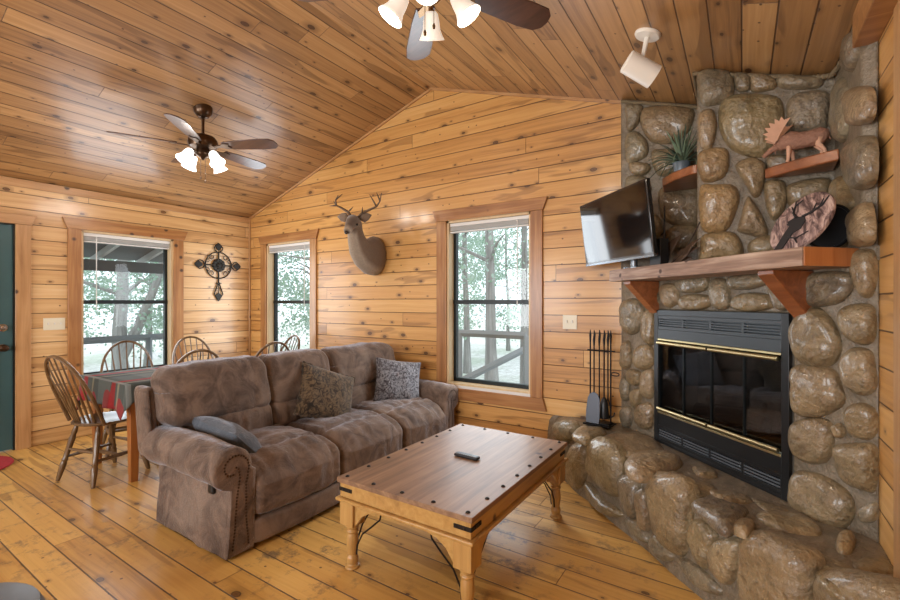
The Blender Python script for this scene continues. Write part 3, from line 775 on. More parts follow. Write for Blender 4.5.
stones('hearth_stones', *HF, .07, [
 ('g', [(558,424),(569,421),(575,427),(571,440),(561,438)]),
 ('b', [(573,454),(580,444),(589,450),(588,479),(582,489),(572,480)]),
 ('b', [(594,444),(604,440),(620,455),(621,489),(612,493),(599,480),(593,464)]),
 ('g', [(625,477),(639,481),(640,510),(634,516),(625,500)]),
 ('b', [(590,482),(606,497),(624,512),(616,516),(596,503)]),
 ('t', [(641,494),(650,492),(652,526),(645,528)]),
 ('b', [(654,482),(667,477),(689,489),(691,545),(680,551),(661,532)]),
 ('b', [(693,526),(704,521),(719,536),(712,566),(700,558)]),
 ('t', [(716,545),(731,539),(744,545),(738,577),(728,582),(716,568)]),
 ('g', [(654,540),(661,534),(678,555),(671,561),(657,552)]),
 ('g', [(684,557),(700,563),(726,588),(720,594),(700,581),(687,566)]),
 ('b', [(748,549),(758,535),(790,546),(811,561),(815,600),(800,630),(752,612)]),
 ('g', [(629,519),(639,519),(650,531),(652,542),(640,536)]),
 ('b', [(822,584),(848,574),(905,594),(915,650),(835,650)]),
 ('g', [(561,442),(570,446),(569,468),(563,464)]),
], extra=hs)

# insert ----------------------------------------------------------
FI = empty('tmp', FL)      # frame for local->world; replaced below
bpy.data.objects.remove(FI)
MI = Matrix(((e1.x, nD.x, 0, FL.x), (e1.y, nD.y, 0, FL.y), (0, 0, 1, FZ0), (0, 0, 0, 1)))   # x along face, y outwards, z up
FH = FZ1-FZ0
def mi():
    b = MB(); b.M = MI; return b
b = mi(); s_ = .04
b.box((0, -.30, 0), (.012, -.0, FH)); b.box((FW-.012, -.30, 0), (FW, 0, FH)); b.box((0, -.30, 0), (FW, 0, .012)); b.box((0, -.30, FH-.012), (FW, 0, FH)); b.box((.0, -.31, 0), (FW, -.30, FH))
ins = b.build('insert', 'brick_haze', FP, smooth=False)
b = mi(); b.box((0, 0, 0), (s_, .022, FH)); b.build('insert_side_frame', 'insert_black', ins, bevel=.002)
b = mi(); b.box((FW-s_+.002, 0, 0), (FW, .022, FH)); b.build('insert_side_frame', 'insert_black', ins, bevel=.002)
def grille(z0, z1, mat, lm, nm):
    b = mi(); b.box((s_, 0, z1-.02), (FW-s_+.002, .02, z1)); b.box((s_, 0, z0), (FW-s_+.002, .02, z0+.02))
    xs = [s_+(FW-2*s_+.002)*k/4 for k in range(5)]
    for x in xs: b.box((x-.008, 0, z0), (x+.008, .018, z1))
    b.box((s_, -.02, z0), (FW-s_, -.012, z1))
    o = b.build(nm, mat, ins, bevel=.0015)
    return xs
def slats(z0, z1, xs, lm, nm):
    b = mi()
    n_ = 5
    for i in range(4):
        for k in range(n_):
            z = z0+.006+(z1-z0-.012)*(k+.5)/n_
            pt = (z1-z0-.012)/n_; b.box((xs[i]+.008, .004, z-pt*.27), (xs[i+1]-.008, .0185, z+pt*.27))
    b.build(nm, lm, ins)
xs = grille(FH-.125, FH-.035, 'insert_steel', '', 'upper_grille'); slats(FH-.122, FH-.04, xs, 'insert_steel', 'upper_louvers')
b = mi(); b.box((s_, 0, FH-.035), (FW-s_+.002, .022, FH)); b.box((s_, 0, FH-.185), (FW-s_+.002, .022, FH-.125)); b.build('upper_panel', 'insert_steel', ins, bevel=.002)
xs = grille(.02, .115, 'insert_black', '', 'lower_grille'); slats(.022, .113, xs, 'louver', 'lower_louvers')
b = mi(); b.box((s_, 0, .115), (FW-s_+.002, .02, .195)); b.box((s_, 0, 0), (FW-s_+.002, .02, .02)); b.build('lower_panel', 'insert_black', ins, bevel=.002)
gz0, gz1 = .195, FH-.185
for za in (gz1-.012, gz0):
    b = mi(); b.box((s_, .0, za), (FW-s_+.002, .026, za+.012)); b.build('door_track', 'brass', ins, bevel=.002)
gw = (FW-2*s_+.002)/4
for k in range(4):
    x0 = s_+gw*k
    b = mi(); b.box((x0+.002, .004, gz0+.012), (x0+gw-.002, .008, gz1-.012)); d_ = b.build('glass_door', 'hearth_glass', ins)
    b = mi()
    for xx in (x0+.001, x0+gw-.005): b.box((xx, .003, gz0+.012), (xx+.0025, .010, gz1-.012))
    b.build('door_edge', 'frame_black', ins)
for z in (gz1-.028, gz0+.03):
    for k in (0, 1):
        b = mi(); x0 = s_+.006+k*(2*gw); b.cyl((x0, .03, z), (x0+2*gw-.014, .03, z), .011, n=12)
        b.build('brass_rail', 'brass', ins)
b = mi()
for x0 in (.22, .34, .46, .58, .68): b.box((x0, -.24, .215), (x0+.012, -.06, .227))
b.box((.2, -.08, .20), (.72, -.068, .23)); b.box((.2, -.24, .20), (.72, -.228, .23)); b.build('grate', 'iron', ins)
for (a, c_) in (((.22, -.12, .26), (.66, -.17, .25)), ((.26, -.2, .27), (.70, -.12, .29)), ((.3, -.14, .33), (.62, -.19, .35))):
    b = mi(); b.tube([a, tuple((p+q)/2+.008 for p, q in zip(a, c_)), c_], [.034, .038, .03], 9); b.build('log', 'log', ins)

# rope along the ceiling line
b = MB()
pts = [(-.75, 3.465), (-.24, 3.465), (-.232, 2.935), (.30, 2.935), (.372, 2.90), (.388, 2.8), (.39, 2.36)]
pts = [V((x, y, zc(x)-.024)) for x, y in pts]
fine = []
for i in range(len(pts)-1):
    for k in range(12): fine.append(pts[i].lerp(pts[i+1], k/12)+V((0, 0, .003*math.sin((i*12+k)*2.1))))
b.tube(fine+[pts[-1]], [.011+.002*math.sin(k*1.9) for k in range(len(fine)+1)], 8)
b.build('rope_edging', 'rope', None, cat='rope', label='thin tan rope tacked along the ceiling above the fireplace stones')

# mantel ----------------------------------------------------------
MT = empty('mantel_shelf', (-.285, 2.66, 1.48), -PI/4, 'thick rough-sawn wooden mantel shelf above the fireplace insert', 'mantel')
ml = V((-.757, 3.137, 0)); mr = V((.196, 2.184, 0))
MM = Matrix(((e1.x, -nD.x, 0, ml.x), (e1.y, -nD.y, 0, ml.y), (0, 0, 1, 1.478), (0, 0, 0, 1)))  # x along, y into stone
ww = (mr-ml).length
def mm():
    b = MB(); b.M = MM; return b
def rough(p):
    x, y, z = p; return (x, y-.006*nz((x*9, z*30, 1)), z+.003*nz((x*5, y*8, 2)))
b = mm(); zz = .078
b.soft((ww/2, .137, zz/2), .006, 14, rough, Matrix.Translation((ww/2, .137, zz/2)))
b.build('plank', 'mantel_wood', MT, sharp=50)
b = mm(); b.box((ww-.001, .004, .002), (ww+.004, .27, zz-.002)); b.build('sawn_end', 'mantel_end', MT, bevel=.002, label='smooth orange sawn end')
for xc, hw in ((.085, .035), (.80, .038)):
    b = mm()
    b.prism([(xc*ww/ .95-hw, .27, -.001), (xc*ww/.95-hw, .055, -.001), (xc*ww/.95-hw, .055, -.02), (xc*ww/.95-hw, .255, -.215), (xc*ww/.95-hw, .27, -.215)], (2*hw, 0, 0))
    b.build('bracket', 'red_wood', MT, bevel=.003)

def corner_shelf(name, pts, z0, z1, label, mat='red_wood', c=None):
    b = MB(); n = len(pts)
    vs = [(x, y, z0) for x, y in pts]+[(x, y, z1) for x, y in pts]
    b.prism([(x, y, z0) for x, y in pts], (0, 0, z1-z0))
    return b.build(name, mat, None, bevel=.008, seg=3, cat='shelf', label=label)
corner_shelf('corner_shelf', [(-.22, 3.43), (-.22, 3.02), (-.26, 3.03), (-.36, 3.12), (-.44, 3.24), (-.46, 3.43)], 2.105, 2.16, 'small red-brown wooden shelf holding the potted plant, left recess of the chimney')
corner_shelf('corner_shelf', [(.10, 2.91), (.13, 2.87), (.22, 2.80), (.31, 2.74), (.375, 2.70), (.385, 2.91)], 1.995, 2.05, 'live-edged wooden shelf carrying the moose carving, right side of the chimney')

# ---------------------------------------------------------------- sofa
SF = empty('sofa', (-2.65, 2.36, 0), 0, 'long brown-grey microfiber reclining sofa with rolled arms and nailhead trim', 'sofa')
Y0, Y1 = 1.425, 3.345; SW_ = (Y1-Y0)/3
FAB = 'microfiber'
b = MB(); b.box((-2.98, Y0-.02, .05), (-2.26, Y1+.02, .30)); b.build('base', FAB, SF, bevel=.02, seg=3)
for (x, y) in ((-2.9, 1.5), (-2.35, 1.5), (-2.9, 3.25), (-2.35, 3.25)):
    b = MB(); b.box((x-.04, y-.04, 0), (x+.04, y+.04, .055)); b.build('foot', 'black_metal', SF)
for i in range(3):
    ya = Y0+SW_*i; yc = ya+SW_/2
    def fr(p):
        x, y, z = p; return (x+.012*(1-(y/(SW_/2))**2)+.004*nz((x*8, y*20, z*6)), y, z)
    b = MB(); b.soft((.05, SW_/2-.004, .07), .03, 12, fr, Matrix.Translation((-2.24, yc, .095))); b.build('footrest_panel', FAB, SF, sharp=180)
    def seat(p, i=i):
        x, y, z = p; yy = y/(SW_/2); xx = (x+.0)/.37
        # crown, front roll and cross seam
        z2 = z
        if z > 0:
            z2 += .022*(1-yy*yy)*(1-min(1, abs(xx))**3)*(z/.145)
            seam = math.exp(-((x-.14)/.018)**2); z2 -= .020*seam*(z/.145)
            if x > .14: z2 -= .09*((x-.14)/.23)**2.2*(z/.145)
            edge = math.exp(-((abs(y)-.245)/.014)**2); z2 -= .010*edge*(z/.145)
        else:
            if x > .2: z2 -= .0
        x2 = x + (.020*(1-yy*yy) - .008*math.exp(-((abs(y)-.245)/.014)**2) if x > .25 else 0)
        w_ = .011*nz((x*4+i*9, y*20, z*4))*(1 if x > -.1 else .5) + .008*nz((x*14, y*7, i*3))
        return (x2+w_, y, z2+w_*1.2)
    b = MB(); b.soft((.375, SW_/2-.003, .148), .07, 34, seat, Matrix.Translation((-2.555, yc, .31))); b.build('seat_cushion', FAB, SF, sharp=180)
    bb = (1.29, 1.99, 2.57, 3.40); ub, uc = (bb[i+1]-bb[i])/2, (bb[i+1]+bb[i])/2
    lb0, lb1 = max(bb[i], 1.42), min(bb[i+1], 3.335); lh, lc = (lb1-lb0)/2, (lb0+lb1)/2
    def low(p, i=i):
        x, y, z = p; yy = y/lh
        w_ = .016*nz((z*3, y*26+i*5, 2))*(x > 0) + .008*nz((z*8, y*7, i))
        return (x+(.03*(1-yy*yy) if x > 0 else 0)+w_-z*.12, y, z)
    b = MB(); b.soft((.10, lh+.002, .10), .06, 30, low, Matrix.Translation((-2.90, lc, .525))); b.build('lumbar_cushion', FAB, SF, sharp=180)
    def up(p, i=i):
        x, y, z = p; yy = y/ub; zz_ = z/.18
        puff = (.035*(1-abs(yy)**3)*(1-zz_*zz_)) if x > 0 else 0
        w_ = .012*nz((z*8, y*9+i*5, 7)) + (.014*nz((z*4, y*24, i))*max(0, .2-zz_) if x > 0 else 0)
        edge = .012*math.exp(-((y-.21)/.014)**2) if x > 0 else 0
        zt = z + (.012*(1-yy*yy) - .020*max(0, abs(yy)-.75)*4 if z > .05 else 0)
        return (x+puff+w_-edge-z*.22, y*(1+.01*zz_), zt+w_)
    b = MB(); b.soft((.12, ub+.004, .18), .075, 36, up, Matrix.Translation((-2.955, uc, .758))); b.build('back_cushion', FAB, SF, sharp=180)
def bfr(p):
    x, y, z = p; return (x-(z+.37)*.10, y, z+.004*nz((x*4, y*4, z*4)))
b = MB(); b.soft((.05, 1.03, .395), .035, 20, bfr, Matrix.Translation((-3.05, 2.385, .44))); b.build('back_frame', FAB, SF, sharp=180)
# arms
def arm_profile(sgn, yb, k=22):
    """closed outline in (y,z); sgn -1 = outer side towards -y"""
    c = (yb+sgn*.040, .475); r = .110; pts = []
    pts.append((yb-sgn*.085, .015)); pts.append((yb-sgn*.088, .25)); pts.append((yb-sgn*.095, .44))
    for j in range(k+1):
        a = math.radians(-8+258*j/k); pts.append((c[0]-sgn*math.cos(a)*r, c[1]+math.sin(a)*r))
    pts += [(yb+sgn*.052, .36), (yb+sgn*.055, .24), (yb+sgn*.065, .12), (yb+sgn*.070, .015)]
    return pts
def arm(name, sgn, yb):
    pts = arm_profile(sgn, yb); n = len(pts); xs_ = [-2.965+.735*i/26 for i in range(27)]
    b = MB(); vs = []
    for i, x in enumerate(xs_):
        t_ = i/26
        for (y, z) in pts:
            w_ = .005*nz((x*9, y*9, z*9)) + .004*nz((x*22, y*6, z*6))
            rise = .016*math.sin(t_*PI)
            vs.append((x, y+w_, z+(w_+rise*(z-.05)/.5)))
    fs = [(i*n+k, (i+1)*n+k, (i+1)*n+(k+1) % n, i*n+(k+1) % n) for i in range(26) for k in range(n)]
    if sgn > 0: fs = [f[::-1] for f in fs]
    b.add(vs, fs)
    f1 = tuple(range(n)); f2 = tuple(26*n+k for k in range(n))
    b.add([vs[k] for k in f1], [tuple(range(n))]); b.add([vs[k] for k in f2], [tuple(range(n))])
    a_ = b.build('arm', FAB, SF, sharp=60)
    # padded front facing
    cy = sum(p[0] for p in pts)/n; cz = sum(p[1] for p in pts)/n
    b = MB(); rings = [(1.0, 0), (1.0, .02), (.95, .032), (.82, .036)]
    vs = []
    for rho, h in rings:
        for (y, z) in pts: vs.append((-2.232+h, cy+(y-cy)*rho if rho < 1 else y, max(.015, cz+(z-cz)*(rho if rho < 1 else 1))))
    fs = [(r_*n+k, (r_+1)*n+k, (r_+1)*n+(k+1) % n, r_*n+(k+1) % n) for r_ in range(len(rings)-1) for k in range(n)]+[tuple(3*n+k for k in range(n))]
    b.add(vs, fs); b.build('arm_front', FAB, a_, sharp=60)
    b = MB()
    def row(path, step=.0165):
        acc = 0
        for i in range(len(path)-1):
            p, q = V(path[i]), V(path[i+1]); L_ = (q-p).length
            while acc < L_:
                c = p.lerp(q, acc/L_); b.ball((-2.196, c.x, c.y), (.005, .0062, .0062), 6, 4); acc += step
            acc -= L_
    c = (yb+sgn*.040, .475)
    sp_ = [(c[0]-sgn*math.cos(a)*r, c[1]+math.sin(a)*r) for a, r in [(math.radians(-5+24*j), .088-.0052*j) for j in range(13)]]
    row([(yb-sgn*.045, .06), (yb-sgn*.030, .2), (yb-sgn*.030, .38)]+sp_)
    row([(yb+sgn*.045, .06), (yb+sgn*.03, .18), (yb+sgn*.022, .32), (yb+sgn*.004, .42), (yb+sgn*.01, .465), (yb+sgn*.03, .485)])
    b.build('nailhead_trim', 'nail', a_)
    return a_
a1 = arm('arm', -1, 1.355); arm('arm', 1, 3.372)
# wing panels beside the back with their own nail rows
for sgn, yb in ((-1, 1.272), (1, 3.45)):
    def wf(p):
        x, y, z = p; return (x-(z+.2)*.16, y, z)
    b = MB(); b.soft((.085, .036, .21), .03, 12, wf, Matrix.Translation((-3.02, yb, .61))); wg = b.build('wing', FAB, SF, sharp=180)
    b = MB()
    for k in range(28):
        z = .46+k*.0125; x = -2.933-(z-.61+.2)*.16; b.ball((x, yb-sgn*-.012, z), .0058, 6, 4)
    b.build('nailhead_trim', 'nail', wg)
p = on(204, 494, (0, 1, 0), 1.31)
b = MB(); b.soft((.026, .012, .04), .012, 8, None, Matrix.Translation((-2.36, 1.292, .36))); hb = b.build('recliner_handle', 'router_black', SF, sharp=180)

def pillow(name, c, size, R, mat, label, thick=.07, trim=None):
    hw, hh = size[0]/2, size[1]/2; n = 26; b = MB(); vs = []; fs = []
    M = Matrix.Translation(V(c)) @ R
    def P(i, j, s):
        a, d = 2*i/n-1, 2*j/n-1
        e = max(0, (1-abs(a)**2.6))*max(0, (1-abs(d)**2.6))
        pull = 1-.07*(1-abs(a)**2)*(abs(d) > .0)*abs(d)**3; pull2 = 1-.07*(1-abs(d)**2)*abs(a)**3
        t_ = thick*(e**.55)*(1+.18*nz((a*2.2, d*2.2, s*3+c[1])))
        return M @ V((a*hw*pull2, s*t_, d*hh*pull))
    for s in (-1, 1):
        k0 = len(vs)
        for i in range(n+1):
            for j in range(n+1): vs.append(P(i, j, s))
        for i in range(n):
            for j in range(n):
                q = (k0+i*(n+1)+j, k0+(i+1)*(n+1)+j, k0+(i+1)*(n+1)+j+1, k0+i*(n+1)+j+1)
                fs.append(q if s < 0 else q[::-1])
    b.add(vs, fs)
    o = b.build(name, mat, None, sharp=180, cat='pillow', label=label)
    if trim:
        b = MB(); ed = [P(0, j, 0) for j in range(n+1)]+[P(i, n, 0) for i in range(1, n+1)]+[P(n, j, 0) for j in range(n-1, -1, -1)]+[P(i, 0, 0) for i in range(n-1, 0, -1)]
        ed = [e + V((rnd.uniform(-1, 1), rnd.uniform(-1, 1), rnd.uniform(-1, 1)))*.005 for e in ed]
        b.tube(ed+[ed[0]], .007, 6); b.build('fringe', trim, o)
    return o
def rot(z=0, x=0, y=0): return Matrix.Rotation(math.radians(z), 4, 'Z') @ Matrix.Rotation(math.radians(x), 4, 'X') @ Matrix.Rotation(math.radians(y), 4, 'Y')
# local pillow faces -y; rotate so it faces +x
pillow('throw_pillow', (-2.68, 2.36, .625), (.46, .42), rot(82, -26, 24), 'tapestry_brown', 'brown patterned throw pillow with frayed edge on the middle sofa seat', .085, 'tapestry_brown')
pillow('throw_pillow', (-2.62, 3.14, .62), (.44, .40), rot(60, -20, 10), 'tapestry_grey', 'grey patterned throw pillow leaning at the far sofa arm', .08)
pillow('throw_pillow', (-2.60, 1.535, .50), (.50, .34), rot(-4, 44, 5), 'blue_grey_cloth', 'plain blue-grey pillow tucked inside the near sofa arm', .085)

# ---------------------------------------------------------------- coffee table
X0, X1_, YA, YB_ = -1.706, -.918, 1.566, 2.748; ZT = .46
CT = empty('coffee_table', ((X0+X1_)/2, (YA+YB_)/2, 0), 0, 'rustic pine coffee table with iron studs, corner straps and turned legs', 'coffee table')
b = MB(); npl = 1
b.box((X0, YA, ZT-.024), (X1_, YB_, ZT))
b.build('tabletop', 'table_top', CT, bevel=.0025)
b = MB(); g_ = .012
for (x0, y0, x1, y1) in ((X0+g_, YA+g_, X1_-g_, YA+g_+.03), (X0+g_, YB_-g_-.03, X1_-g_, YB_-g_), (X0+g_, YA+g_+.03, X0+g_+.03, YB_-g_-.03), (X1_-g_-.03, YA+g_+.03, X1_-g_, YB_-g_-.03)):
    b.box((x0, y0, .362), (x1, y1, ZT-.024))
b.build('apron', 'table_pine', CT, bevel=.003)
b = MB(); e_ = .006
for (x0, y0, x1, y1) in ((X0-e_, YA-e_, X1_+e_, YA+.05), (X0-e_, YB_-.05, X1_+e_, YB_+e_), (X0-e_, YA+.05, X0+.05, YB_-.05), (X1_-.05, YA+.05, X1_+e_, YB_-.05)):
    b.box((x0, y0, .344), (x1, y1, .361))
b.build('apron_molding', 'table_pine', CT, bevel=.005)
lp = [(.047, 0), (.045, .01), (.030, .018), (.034, .03), (.038, .045), (.034, .06), (.027, .066), (.031, .08), (.038, .12), (.036, .16), (.030, .175), (.039, .182), (.039, .19), (.030, .196), (.040, .205), (.042, .222)]
lp = [(r*.82, h) for r, h in lp]
for sx in (0, 1):
    for sy in (0, 1):
        cx_ = (X0+.055) if sx == 0 else (X1_-.055); cy_ = (YA+.055) if sy == 0 else (YB_-.055); dx = 1 if sx == 0 else -1; dy = 1 if sy == 0 else -1
        b = MB(); b.lathe(lp, (cx_, cy_, 0), n=20); b.box((cx_-.045, cy_-.045, .222), (cx_+.045, cy_+.045, .3435)); lg = b.build('leg', 'table_leg_pine', CT, bevel=.003)
        for ax in (0, 1):     # curved gusset on each side
            d = (dx, 0) if ax == 0 else (0, dy); L_ = .17
            pr = [(0, .343), (L_, .343), (L_*.9, .325), (L_*.55, .312), (L_*.28, .285), (L_*.1, .245), (0, .225)]
            w0 = (cx_+d[0]*.045, cy_+d[1]*.045); oth = (0, 1) if ax == 0 else (1, 0)
            o_ = -.030 if (dy if ax == 0 else dx) > 0 else .012
            b = MB(); b.prism([(w0[0]+d[0]*s+oth[0]*o_, w0[1]+d[1]*s+oth[1]*o_, z) for s, z in pr], (oth[0]*.018, oth[1]*.018, 0)); b.build('gusset', 'table_pine', lg, bevel=.002)
            b = MB(); s0 = (cx_+d[0]*.028, cy_+d[1]*.028, .07)
            pth = [s0, (cx_+d[0]*.034, cy_+d[1]*.034, .12), (cx_+d[0]*.07, cy_+d[1]*.07, .185), (cx_+d[0]*.13, cy_+d[1]*.13, .235), (cx_+d[0]*.185, cy_+d[1]*.185, .285), (cx_+d[0]*.20, cy_+d[1]*.20, .345)]
            b.tube(pth, .0045, 6); b.build('iron_brace', 'iron', lg)
        # iron corner strap
        b = MB(); xx = X0+g_-.002 if sx == 0 else X1_-g_+.002; yy = YA+g_-.002 if sy == 0 else YB_-g_+.002; t3 = .0025
        b.box((min(xx, xx+dx*.085), min(yy-t3, yy+t3), .394), (max(xx, xx+dx*.085), max(yy-t3, yy+t3), .412)); b.box((min(xx-t3, xx+t3), min(yy, yy+dy*.085), .394), (max(xx-t3, xx+t3), max(yy, yy+dy*.085), .412))
        for s in (.03, .07):
            b.ball((xx+dx*s, yy, .4025), .0075, 8, 6); b.ball((xx, yy+dy*s, .4025), .0075, 8, 6)
        b.build('corner_strap', 'iron', CT, bevel=.001)
st = []
for k in range(5): st += [(X0+.04+(X1_-X0-.08)*k/4, YA+.035), (X0+.04+(X1_-X0-.08)*k/4, YB_-.035)]
for k in range(1, 7): st += [(X0+.035, YA+.035+(YB_-YA-.07)*k/7), (X1_-.035, YA+.035+(YB_-YA-.07)*k/7)]
for (x, y) in st:
    b = MB(); b.lathe([(.011, 0), (.0105, .003), (.006, .007), (0, .0085)], (x, y, ZT-.0005), n=12); b.build('stud', 'iron', CT)
r0 = on(456, 453.5, (0, 0, 1), ZT+.008); r1 = on(478.5, 459, (0, 0, 1), ZT+.008); ang = math.atan2(r1.y-r0.y, r1.x-r0.x)
RM = empty('remote_control', ((r0.x+r1.x)/2, (r0.y+r1.y)/2, ZT), ang, 'slim black remote control lying on the coffee table', 'remote control')
b = MB(); b.soft(((r1-r0).length/2, .022, .009), .007, 8, None, Matrix.Translation((0, 0, .0095))); b.build('body', 'remote_black', RM, world=False, sharp=180)
for i in range(8):
    for j in range(3):
        b = MB(); b.lathe([(.0035, 0), (.003, .0015), (0, .002)], (-.055+i*.013, -.012+j*.012, .0182), n=8); b.build('button', 'remote_grey', RM, world=False)

# ---------------------------------------------------------------- dining table
TX0, TX1, TY0, TY1 = -4.55, -3.735, 1.42, 2.98; TZ = .735
DT = empty('dining_table', ((TX0+TX1)/2, (TY0+TY1)/2, 0), 0, 'wooden dining table with tapered square legs beside the left window', 'table')
MB().box((TX0, TY0, TZ-.03), (TX1, TY1, TZ)).build('tabletop', 'dining_wood', DT, bevel=.004)
b = MB()
for (x0, y0, x1, y1) in ((TX0+.05, TY0+.05, TX1-.05, TY0+.075), (TX0+.05, TY1-.075, TX1-.05, TY1-.05), (TX0+.05, TY0+.05, TX0+.075, TY1-.05), (TX1-.075, TY0+.05, TX1-.05, TY1-.05)): b.box((x0, y0, TZ-.13), (x1, y1, TZ-.031))
b.build('apron', 'dining_wood', DT)
for x in (TX0+.075, TX1-.075):
    for y in (TY0+.075, TY1-.075):
        b = MB(); h = .036; l = .024; z1 = TZ-.031
        b.add([(x-l, y-l, 0), (x+l, y-l, 0), (x+l, y+l, 0), (x-l, y+l, 0), (x-h, y-h, z1), (x+h, y-h, z1), (x+h, y+h, z1), (x-h, y+h, z1)], [(3, 2, 1, 0), (4, 5, 6, 7), (0, 1, 5, 4), (1, 2, 6, 5), (2, 3, 7, 6), (3, 0, 4, 7)])
        b.build('leg', 'dining_wood', DT, bevel=.003)
# tablecloth
b = MB(); per = []; m_ = 34
cxT, cyT = (TX0+TX1)/2, (TY0+TY1)/2; hx, hy = (TX1-TX0)/2+.006, (TY1-TY0)/2+.006
for k in range(m_): per.append((-hx+2*hx*k/m_, -hy, 'S', k/m_))
for k in range(m_): per.append((hx, -hy+2*hy*k/m_, 'E', k/m_))
for k in range(m_): per.append((hx-2*hx*k/m_, hy, 'N', k/m_))
for k in range(m_): per.append((-hx, hy-2*hy*k/m_, 'W', k/m_))
n = len(per); vs = []; rings = 7
cen = 8
for r_ in range(cen):
    f_ = r_/cen
    for (x, y, s, t_) in per: vs.append((cxT+x*f_, cyT+y*f_, TZ+.004))
for r_ in range(rings+1):
    q = r_/rings
    for i, (x, y, s, t_) in enumerate(per):
        ln = math.hypot(x/hx, y/hy); nx = (x/hx)**9; ny = (y/hy)**9; l_ = math.hypot(nx, ny) or 1; nx /= l_; ny /= l_
        corner = max(0, min(abs(x)/hx, abs(y)/hy)-.78)/.22
        drop = {'S': .19, 'E': .07, 'N': .15, 'W': .15}[s]*(1-corner*.0)+.10*corner**1.5
        if s == 'E': drop = max(drop, .19*max(0, 1-t_*9))
        if s == 'S': drop = drop
        wv = .014*math.sin(i*.62)*q+.010*math.sin(i*.27+1)*q
        vs.append((cxT+x+nx*(.006+.02*q+wv), cyT+y+ny*(.006+.02*q+wv), TZ+.004-(drop*q if r_ else 0)))
tot = cen+rings+1
fs = [(r_*n+k, r_*n+(k+1) % n, (r_+1)*n+(k+1) % n, (r_+1)*n+k) for r_ in range(tot-1) for k in range(n)]
b.add(vs, fs); o = b.build('tablecloth', 'plaid', None, sharp=180, cat='tablecloth', label='grey, red and cream plaid tablecloth spread over the dining table')
mod = o.modifiers.new('thick', 'SOLIDIFY'); mod.thickness = .003; mod.offset = 1

# ---------------------------------------------------------------- windsor chairs
def chair(loc, rz, label, group=None):
    t = empty('windsor_chair', (loc[0], loc[1], 0), math.radians(rz), label, 'chair', 'hoop-back chairs around the dining table')
    sh = .43
    def seat(p):
        x, y, z = p; r = math.hypot(x/.215, y/.205)
        return (x*(1-.10*max(0, -y/.2)), y, z-(.014*max(0, 1-r*r) if z > 0 else 0))
    b = MB(); pr = [(0, -.016), (.15, -.016), (.196, -.004), (.206, .006), (.20, .016), (.16, .015), (.10, .006), (0, .004)]
    b.lathe(pr, (0, 0, sh), n=28); b.v = [V((p.x*1.02, p.y*.98, p.z)) for p in b.v]; b.build('seat', 'chair_wood', t, world=False)
    legs = {}
    for sx in (-1, 1):
        for sy in (-1, 1):
            top = V((sx*.12, sy*.12, sh-.014)); bot = V((sx*.20, sy*.205, 0)); legs[(sx, sy)] = (top, bot)
            b = MB(); ks = [0, .06, .2, .3, .34, .37, .40, .55, .75, .82, .85, .93, 1]; rs = [.012, .016, .02, .0225, .017, .022, .017, .019, .022, .016, .0195, .015, .011]
            b.tube([bot.lerp(top, k) for k in ks], rs, 10); b.build('leg', 'chair_wood', t, world=False)
    def at(sx, sy, k): return legs[(sx, sy)][1].lerp(legs[(sx, sy)][0], k)
    mids = []
    for sx in (-1, 1):
        a, c = at(sx, -1, .42), at(sx, 1, .42); m = (a+c)/2; mids.append(m)
        b = MB(); b.tube([a, a.lerp(c, .25), m, a.lerp(c, .75), c], [.009, .012, .016, .012, .009], 8); b.build('stretcher', 'chair_wood', t, world=False)
    b = MB(); b.tube([mids[0], mids[0].lerp(mids[1], .5), mids[1]], [.010, .015, .010], 8); b.build('stretcher', 'chair_wood', t, world=False)
    for sy in (-1, 1):
        a, c = at(-1, sy, .56), at(1, sy, .56); b = MB(); b.tube([a, (a+c)/2, c], [.009, .014, .009], 8); b.build('stretcher', 'chair_wood', t, world=False)
    # hoop: base on the rear seat rim, leaning back
    def hp_(th, k=1.0):
        x = .20*math.cos(th)*1.0; z = .52*max(0, math.sin(th))**.8
        wid = 1+.24*math.sin(th)
        return V((x*wid*k, -.125-.17*(z/.52)-.045*math.sin(th)*(1), sh+.005+z))
    path = [hp_(PI*i/28) for i in range(29)]
    b = MB(); b.tube(path, [(.011, .014)]*29, 8); b.build('back_hoop', 'chair_wood', t, world=False)
    for k in range(7):
        x = (-.135+.27*k/6); xt = x*1.35; th = math.acos(max(-1, min(1, xt/.248))); top = hp_(th); 
        bot = V((x*.85, -.165+.03*abs(x)/.135, sh+.005))
        b = MB(); b.tube([bot, bot.lerp(top, .3), bot.lerp(top, .45), top], [.006, .0095, .007, .005], 7); b.build('spindle', 'chair_wood', t, world=False)
    return t
chair((-4.14, 1.43), 13, 'wooden hoop-back chair at the near end of the dining table, fully visible')
chair((-4.70, 1.83), -104, 'hoop-back chair silhouetted in the left window, across the dining table')
chair((-4.76, 2.50), -98, 'hoop-back chair against the wall right of the left window')
chair((-3.94, 1.97), 76, 'hoop-back chair just behind the sofa, its hoop top over the nearest back cushion')
chair((-4.04, 2.70), 80, 'hoop-back chair at the narrow window, the nearer of two overlapping hoops')
chair((-4.34, 2.98), 172, 'hoop-back chair at the far end of the table by the narrow window')

